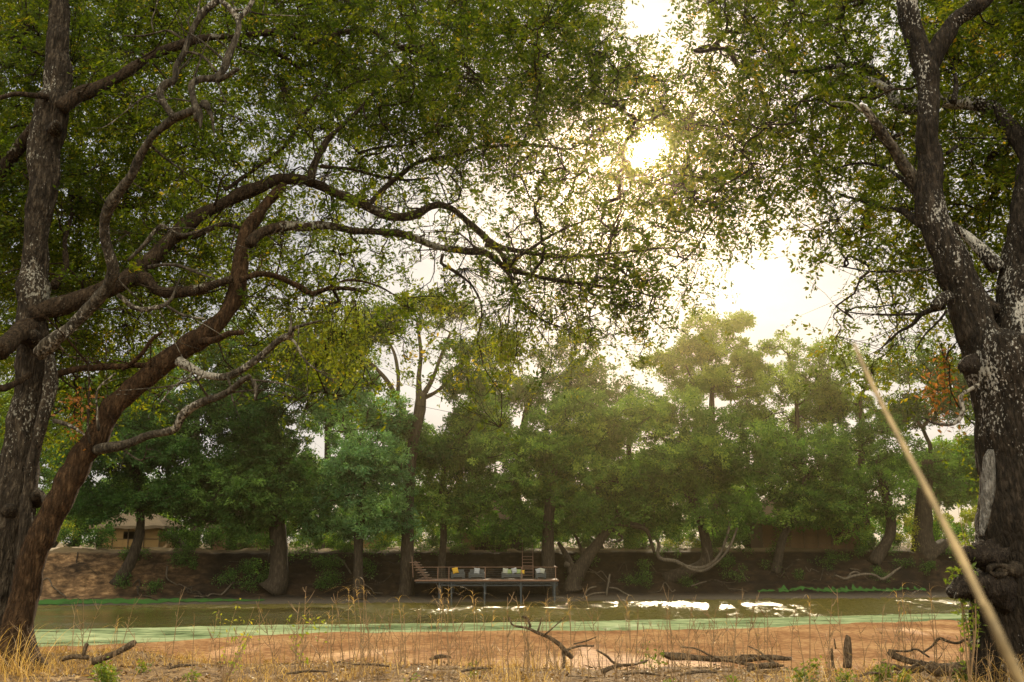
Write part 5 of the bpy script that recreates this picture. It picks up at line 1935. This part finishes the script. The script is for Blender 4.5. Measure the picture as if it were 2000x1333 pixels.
def stalk_proto(kind, rng):
    """upright dry weed stalk with thin side twigs; returns root with parts at origin"""
    h = rng.uniform(.35, 0.95)
    T = Tubes()
    bend = rng.normal(size=2) * 0.10
    pts = np.array([[0, 0, -.03], [bend[0] * .2, bend[1] * .2, h * .35], [bend[0] * .5, bend[1] * .5, h * .7], [bend[0], bend[1], h]])
    c_ = catmull(pts, 14)
    T.add(c_, np.linspace(.006, .0024, 14), 5, cap=False)
    ends = []
    for k in range(rng.integers(3, 8)):
        i = rng.integers(4, 13)
        a = rng.uniform(0, 2 * np.pi)
        ln_ = rng.uniform(.06, .22)
        e = c_[i] + np.array([math.cos(a) * ln_ * .6, math.sin(a) * ln_ * .6, ln_ * .8])
        T.add(catmull([c_[i], (c_[i] + e) / 2 + np.array([0, 0, -.015]), e], 5), np.linspace(.004, .002, 5), 4, cap=False)
        ends.append(e)
    stem = T
    bs, lean, hh = [], [], []
    for k in range(rng.integers(2, 6) if kind else 0):
        i = rng.integers(2, 12)
        bs.append(c_[i])
        hh.append(rng.uniform(.05, .14))
        lean.append(rng.normal(size=2) * .12)
    if bs:
        bl = blades(np.array(bs), np.array(hh), np.array(lean), np.full(len(bs), .006), rng, 6, 1.1)
    else:
        bl = None
    return stem, bl


protos = []
for k in range(10):
    protos.append(stalk_proto(k % 2, rg))
PM = []
for k, (stem, bl) in enumerate(protos):
    x, y = -7.5 + k * 1.6, 12.0
    b = (x, y, gz1(x, y))
    r_ = empty("dry_stalk", b)
    tag(r_, "thin upright dry weed stalk on the near bank", "dry stalk", "dry weed stalks on the near bank")
    V = np.concatenate(stem.v) + np.array(b)
    stem.v = [V]
    parts = [stem.build("stem", M_STALK, r_)]
    if bl:
        parts.append(mesh("blade", bl[0] + np.array(b), bl[1], M_DRY, r_, False, bl[2]))
    PM.append((r_, parts))
spots = []
while len(spots) < 295:
    px = rg.uniform(70, 1900)
    d_ = rg.uniform(10.5, 14.6)
    w_ = 0.35 + 0.65 * (0.5 + 0.5 * math.sin(px / 95.0)) if px > 950 else 0.55
    if px < 450:
        w_ *= .35
    if rg.random() < w_:
        spots.append(((px - 1000) / F * d_, d_))
for i, (x, y) in enumerate(spots):
    src, parts = PM[i % 10]
    if i < 10:
        r_ = src
    else:
        r_ = src.copy()
        C.objects.link(r_)
        for p_ in parts:
            c_ = p_.copy()
            c_.parent = r_
            C.objects.link(c_)
    r_.location = (x, y, gz1(x, y))
    r_.rotation_euler = (rg.normal() * .08, rg.normal() * .08, rg.uniform(0, 6.28))
    s_ = rg.uniform(.55, 1.15)
    r_.scale = (s_, s_, s_)


def plume(px, py_top, Y, label, rng, n_arc=7, spread=0.34):
    """tall dry grass whose leaves arch over near the top"""
    x = (px - 1000) / F * Y
    b = np.array([x, Y, gz1(x, Y)])
    top = P(px, py_top, Y)
    r_ = empty("arching_grass", b, label, "grass tuft", "arching dry grasses in front of the water")
    h = top[2] - b[2]
    T = Tubes()
    tips = []
    for k in range(2):
        e = b + np.array([rng.normal() * .05, rng.normal() * .05, h * rng.uniform(.85, 1)])
        T.add(catmull([b, (b + e) / 2 + rng.normal(size=3) * .02, e], 12), np.linspace(.0055, .0025, 12), 5, cap=False)
        tips.append(e)
    T.build("stem", M_STALK, r_)
    bs, ln_, hh = [], [], []
    for e in tips:
        for k in range(n_arc):
            t = rng.uniform(.72, 1.0)
            bs.append(b + (e - b) * t)
            a = rng.choice([0, math.pi]) + rng.normal() * .7
            rr = rng.uniform(.4, 1.0) * spread
            ln_.append((math.cos(a) * rr, math.sin(a) * rr))
            hh.append(rng.uniform(.10, .2))
    v, q, tt = blades(np.array(bs), np.array(hh), np.array(ln_), np.full(len(bs), .006), rng, 9, 1.15, np.full(len(bs), .75))
    mesh("blade", v, q, M_DRY, r_, False, tt)


for k, (px, py, Y, na, lab) in enumerate([
    (700, 1140, 12.6, 9, "tallest arching dry grass with curled heads left of the deck"),
    (722, 1132, 13.2, 6, "arching dry grass whose heads overlap the bank left of the deck stilts"),
    (884, 1140, 12.4, 9, "dry grass tuft arching in front of the first deck stilt"),
    (925, 1150, 12.9, 6, "dry grass tuft arching just below the second sofa"),
    (850, 1185, 12.8, 7, "low arching grass over the green duckweed left of the deck"),
    (960, 1190, 12.6, 6, "low arching grass below the middle of the deck"),
    (800, 1168, 12.9, 5, "thin arching grass against the glitter left of the deck"),
    (1065, 1150, 12.8, 7, "brown arching grass with an upright seed head right of the deck middle"),
    (1110, 1160, 12.9, 6, "arching grass loop in front of the leaning tree"),
    (1030, 1180, 12.4, 7, "arching grass below the right end of the deck"),
    (1090, 1185, 12.2, 7, "bushy arching grass above the forked dead branch"),
    (1215, 1165, 13.0, 5, "small arching grass at the left of the glitter"),
    (1555, 1140, 12.5, 6, "arching grass with an orange stem before the right shore"),
    (1735, 1130, 12.4, 6, "arching grass with two curled heads left of the grass stalk"),
    (1790, 1128, 12.6, 6, "arching grass with spreading heads nearest the right tree"),
    (660, 1172, 12.6, 5, "arching grass with one drooping blade above the duckweed"),
    (255, 1192, 12.5, 4, "orange tinted arching grass over the left water")]):
    plume(px, py, Y, lab, rg, na)

# tall grass at the foot of the left trees
for k, (px, Y, lab) in enumerate([(15, 12.4, "tall straw grass clump in front of the grey trunk base"), (60, 12.6, "tall straw grass clump in front of the brown stem base"),
                                  (-20, 12.0, "tall straw grass clump cut by the left picture edge"), (110, 11.6, "low straw grass clump right of the left trunks")]):
    x = (px - 1000) / F * Y
    b = np.array([x, Y, gz1(x, Y)])
    n_ = 45
    bs = b + np.column_stack([rg.normal(size=n_) * .16, rg.normal(size=n_) * .16, np.zeros(n_) - .02])
    hh = rg.uniform(.35, 1.0, n_) * (1 if k < 3 else .6)
    v, q, tt = blades(bs, hh, rg.normal(size=(n_, 2)) * .32, np.full(n_, .008), rg, 8, .35)
    o = mesh("grass_clump", v, q, M_DRY, None, False, tt, origin=b)
    tag(o, lab, "grass tuft", "straw grass clumps at the left trees")
for k, (px, Y, lab) in enumerate([(1965, 10.6, "straw grass clump at the foot of the lichen spotted tree"), (1935, 10.9, "loose curling grass clump left of the lichen spotted tree")]):
    x = (px - 1000) / F * Y
    b = np.array([x, Y, gz1(x, Y)])
    n_ = 45
    bs = b + np.column_stack([rg.normal(size=n_) * .12, rg.normal(size=n_) * .1, np.zeros(n_) - .02])
    v, q, tt = blades(bs, rg.uniform(.4, .95, n_), rg.normal(size=(n_, 2)) * .25, np.full(n_, .007), rg, 9, .6)
    o = mesh("grass_clump", v, q, M_DRY, None, False, tt, origin=b)
    tag(o, lab, "grass tuft")


def weed(px, Y, h, n_, label, rng, name="seedling", mat=None, lsz=.05, twigs=5, spread=.5, cat="seedling", group="green seedlings on the near bank"):
    x = (px - 1000) / F * Y
    b = np.array([x, Y, gz1(x, Y)])
    r_ = empty(name, b, label, cat, group)
    T = Tubes()
    O, D = [], []
    for k in range(twigs):
        e = b + np.array([rng.normal() * h * spread * .5, rng.normal() * h * spread * .5, h * rng.uniform(.6, 1)])
        c_ = catmull([b, b * .5 + e * .5 + rng.normal(size=3) * .03 * h, e], 10)
        T.add(c_, np.linspace(.006 * max(.6, h), .0018, 10), 5, cap=False)
        for _ in range(n_ // twigs):
            O.append(c_[rng.integers(3, 10)])
            D.append(rng.normal(size=3) + np.array([0, 0, .5]))
    T.build("stem", M_STALK, r_)
    v, q, end, tint = sprays(np.array(O), unit(np.array(D)), rng.uniform(.03, .10, len(O)), 5, lsz, rng, .1)
    mesh("foliage", v, q, mat or M_GREEN, r_, False, np.clip(tint + .15, 0, 1))
    return r_


for a_ in [(245, 11.6, .26, 60, "bright green seedling in front of the left fallen log"), (232, 13.0, .14, 24, "small green seedling right of the left trunks"),
           (310, 13.0, .12, 20, "little green weed left of the bare sapling"), (405, 12.2, .10, 16, "tiny green weed between log and sapling"),
           (1262, 13.2, .28, 20, "green sprout left of the grey log"), (1410, 11.6, .12, 40, "low green weed below the grey log"),
           (1540, 12.0, .16, 60, "green weed clump left of the upright stump"), (1560, 12.6, .22, 22, "taller green weed near the upright stump"),
           (1620, 11.4, .14, 40, "green weed just left of the stump base"), (1690, 11.7, .20, 70, "grassy green weed right of the stump"),
           (1730, 11.4, .12, 26, "small weed between the stump and the branch pile"), (1838, 11.7, .22, 60, "green fern like weed inside the branch pile"),
           (1860, 12.4, .34, 24, "tall green sprout in the branch pile"), (1300, 11.2, .08, 16, "tiny green weed at the bottom edge right of centre"),
           (930, 12.4, .16, 14, "small green weed below the deck line"), (810, 11.4, .10, 14, "tiny weed at the bottom edge left of centre")]:
    weed(*a_, rg)
sap = weed(462, 12.0, .98, 34, "bare branched sapling with a few yellow leaves left of centre", rg, "sapling", M_LEAF_Y, .045, 7, .55, "sapling", "slim saplings")
weed(615, 12.4, .85, 18, "thin sapling with yellow leaf tufts at its top", rg, "sapling", M_LEAF_Y, .05, 3, .35, "sapling", "slim saplings")
r_ = weed(1852, 11.2, 1.95, 80, "tall leafy sapling left of the lichen spotted trunk", rg, "sapling", M_GREEN, .06, 5, .10, "sapling", "slim saplings")

wood("fallen_branch", "dark broken branch propped up right of the left trunks", "log", [
    ([(182, 1292, 15), (205, 1284, 14), (232, 1272, 13), (258, 1258, 12), (263, 1254, 9)], 13.0, 13.1)], M_LOG, 12, .25)
wood("fallen_branch", "low forked branch lying right of the left trunks", "log", [
    ([(120, 1288, 9), (145, 1282, 8), (172, 1284, 8)], 13.2, 13.1), ([(163, 1280, 8), (166, 1268, 9), (170, 1258, 10)], 13.1, 13.1)], M_LOG, 10, .2)
wood("fallen_log", "grey weathered log lying right of centre on the bank", "log", [
    ([(1296, 1278, 9), (1310, 1282, 17), (1345, 1284, 16), (1400, 1287, 13), (1450, 1287, 12), (1500, 1284, 11), (1545, 1287, 6)], 13.3, 13.6)], M_LOG, 14, .22)
wood("dead_branch", "dark forked dead branch curving down at the centre of the bank", "branch", [
    ([(996, 1212, 4), (1003, 1222, 5), (1030, 1227, 6), (1050, 1236, 7), (1072, 1245, 8), (1092, 1258, 9), (1104, 1272, 9), (1118, 1285, 8)], 12.4, 12.5),
    ([(1020, 1205, 5), (1030, 1208, 5), (1036, 1225, 5)], 12.4, 12.4), ([(1050, 1234, 4), (1056, 1215, 3), (1058, 1207, 3)], 12.4, 12.4),
    ([(1064, 1240, 4), (1085, 1222, 3), (1105, 1205, 2)], 12.4, 12.4), ([(1100, 1272, 5), (1130, 1262, 4), (1160, 1262, 3)], 12.5, 12.5),
    ([(1100, 1274, 6), (1102, 1290, 7), (1100, 1305, 6)], 12.5, 12.4), ([(1120, 1258, 3), (1145, 1252, 3), (1165, 1244, 2)], 12.5, 12.5),
    ([(994, 1205, 3), (996, 1212, 4)], 12.4, 12.4)], M_LOG, 8, .12)
wood("dead_branch", "thin dead branch arching toward the ground right of the centre fork", "branch", [
    ([(1165, 1270, 3), (1185, 1282, 4), (1200, 1296, 5), (1230, 1300, 5), (1265, 1290, 4)], 12.2, 12.4), ([(1175, 1312, 9), (1200, 1302, 7), (1235, 1298, 5), (1262, 1293, 3)], 12.0, 12.2)], M_LOG, 8, .12)
wood("dead_branch", "pale dead branch arching over the grey log", "branch", [
    ([(1330, 1264, 3), (1360, 1268, 4), (1395, 1284, 5), (1430, 1292, 6), (1470, 1300, 7), (1500, 1304, 6), (1530, 1300, 4)], 12.7, 12.2),
    ([(1446, 1280, 3), (1480, 1282, 4), (1505, 1292, 5), (1518, 1300, 5)], 12.4, 12.2), ([(1460, 1262, 2), (1480, 1272, 3), (1500, 1288, 4), (1516, 1300, 4)], 12.5, 12.2),
    ([(1460, 1308, 10), (1490, 1302, 9), (1520, 1298, 6)], 12.1, 12.1)], M_LOG, 8, .15)
wood("stump", "upright charred stump standing on the right of the bank", "stump", [
    ([(1656, 1304, 18), (1655, 1280, 16), (1654, 1258, 16), (1655, 1244, 11), (1653, 1241, 5)], 12.2, 12.2)], M_LOG, 16, .3)
wood("stump", "thin broken stub left of the charred stump", "stump", [
    ([(1627, 1305, 7), (1625, 1285, 6), (1624, 1267, 5)], 12.3, 12.3), ([(1632, 1268, 3), (1630, 1255, 3), (1629, 1248, 2)], 12.4, 12.4)], M_LOG, 8, .2)
bp_ = [([(1738, 1272, 14), (1748, 1280, 14), (1775, 1290, 12), (1810, 1296, 12), (1840, 1300, 14), (1880, 1298, 13), (1900, 1296, 10)], 12.2, 12.0),
       ([(1722, 1297, 12), (1750, 1303, 12), (1790, 1306, 12), (1825, 1296, 10)], 11.9, 12.1),
       ([(1735, 1270, 4), (1770, 1272, 4), (1790, 1268, 4), (1815, 1284, 4)], 12.1, 12.0),
       ([(1800, 1276, 4), (1820, 1262, 5), (1835, 1247, 6), (1850, 1252, 6), (1870, 1256, 5), (1890, 1248, 6), (1898, 1262, 8), (1905, 1276, 8)], 12.1, 11.9),
       ([(1812, 1300, 22), (1835, 1306, 26), (1865, 1302, 22), (1890, 1310, 16)], 11.8, 11.7),
       ([(1740, 1318, 6), (1770, 1308, 5), (1800, 1290, 4)], 11.6, 11.9)]
wood("brushwood_pile", "heap of dark fallen branches at the foot of the lichen spotted tree", "branch pile", bp_, M_LOG, 12, .25)
for k, (x0, y0, x1, y1, w_, d0, lab) in enumerate([
    (840, 1288, 880, 1284, 9, 13.0, "knobbly dark root piece left of the centre branch"), (1680, 1320, 1720, 1316, 5, 11.3, "short stick below the right stump"),
    (560, 1316, 640, 1312, 5, 11.6, "flat stick lying left of centre at the bottom edge"), (330, 1306, 380, 1300, 6, 12.0, "dark chip of wood in the left litter"),
    (900, 1312, 960, 1306, 6, 11.7, "dark stick in the litter below the deck"), (1220, 1316, 1290, 1320, 7, 11.4, "half buried stick right of centre at the bottom edge"),
    (1330, 1318, 1400, 1314, 7, 11.5, "half buried stick below the grey log"), (690, 1298, 760, 1302, 5, 12.3, "thin stick in the litter left of the deck line")]):
    wood("stick", lab, "stick", [([(x0, y0, w_ * .7), ((x0 + x1) / 2, (y0 + y1) / 2 - 3, w_), (x1, y1, w_ * .6)], d0, d0 + .15)], M_LOG, 8, .3)

# the near out of focus cane
T = Tubes()
pts = [(0.60, 0.93, 3.2), (0.565, 1.0, 3.9), (0.52, 1.06, 4.48)]
rows = [(*P(2040, 1430, 1.0), .0048), (*P(1990, 1333, 1.02), .0047), (*P(1930, 1200, 1.06), .0043), (*P(1855, 1045, 1.12), .0039), (*P(1780, 900, 1.2), .0034), (*P(1722, 790, 1.28), .0028), (*P(1685, 712, 1.34), .0026), (*P(1668, 672, 1.38), .002)]
g0 = np.array([1.02, 0.9, gz1(1.02, 0.9) - .02])
rows = [(*g0, .0064)] + rows
c_ = catmull(np.array(rows), 60)
c_ = catmull(np.array(rows), 240)
jn = np.exp(-((np.arange(240) % 30) - 15.0) ** 2 / 3.0)
T.add(c_[:, :3], c_[:, 3] * (1 + 0.22 * jn), 12, .08, 20, 3)
M_CANE = plain("cane", (0.31, 0.225, 0.105), 0.6, 0.5, 22)
cane = T.build("dry_cane", M_CANE, None, origin=g0)
tag(cane, "pale dry cane slanting close to the camera across the right tree", "cane")

# number the look-alikes by their place so that each label finds one
ORD = "first second third fourth fifth sixth seventh eighth ninth tenth eleventh twelfth thirteenth fourteenth fifteenth sixteenth seventeenth eighteenth nineteenth twentieth".split()


def ordinal(i):
    tens = {2: "twenty", 3: "thirty", 4: "forty", 5: "fifty", 6: "sixty"}
    if i < 20:
        return ORD[i]
    t_, u_ = divmod(i + 1, 10)
    return {20: "twentieth", 30: "thirtieth", 40: "fortieth", 50: "fiftieth", 60: "sixtieth"}[i + 1] if u_ == 0 else tens[t_] + " " + ORD[u_ - 1]


for grp, txt in (("distant trees behind the far bank", "%s from the left of the distant hazy trees behind the woods"),
                 ("thicket bushes behind the far trees", "%s from the left of the thicket bushes behind the far trees"),
                 ("dark thickets along the top of the far bank", "%s from the left of the dark thickets along the top of the far bank"),
                 ("scrub tufts on the bank slope", "%s scrub tuft from the left on the far bank slope"),
                 ("exposed roots on the bank slope", "%s gnarled root from the left on the far bank slope")):
    ob = [o for o in scene.objects if o.get("group") == grp]
    ob.sort(key=lambda o: o.location[0] / o.location[1])
    for i, o in enumerate(ob):
        o["label"] = txt % ordinal(i)

# ------------------------------------------------------------------ haze
hx0, hx1, hy0, hy1, hz0, hz1 = -760, 760, -340, 1560, -2.5, 48
hv = [(hx0, hy0, hz0), (hx1, hy0, hz0), (hx1, hy1, hz0), (hx0, hy1, hz0), (hx0, hy0, hz1), (hx1, hy0, hz1), (hx1, hy1, hz1), (hx0, hy1, hz1)]
hf = [(0, 3, 2, 1), (4, 5, 6, 7), (0, 1, 5, 4), (1, 2, 6, 5), (2, 3, 7, 6), (3, 0, 4, 7)]
M_HAZE = bpy.data.materials.new("haze")
M_HAZE.use_nodes = True
hn = M_HAZE.node_tree.nodes
hn.clear()
ho = hn.new("ShaderNodeOutputMaterial")
pv = hn.new("ShaderNodeVolumePrincipled")
pv.inputs["Color"].default_value = (1.0, 0.82, 0.46, 1)
pv.inputs["Density"].default_value = 0.00040
pv.inputs["Anisotropy"].default_value = 0.92
M_HAZE.node_tree.links.new(pv.outputs[0], ho.inputs["Volume"])
hz_o = mesh("haze", hv, hf, M_HAZE)
tag(hz_o, kind="stuff")
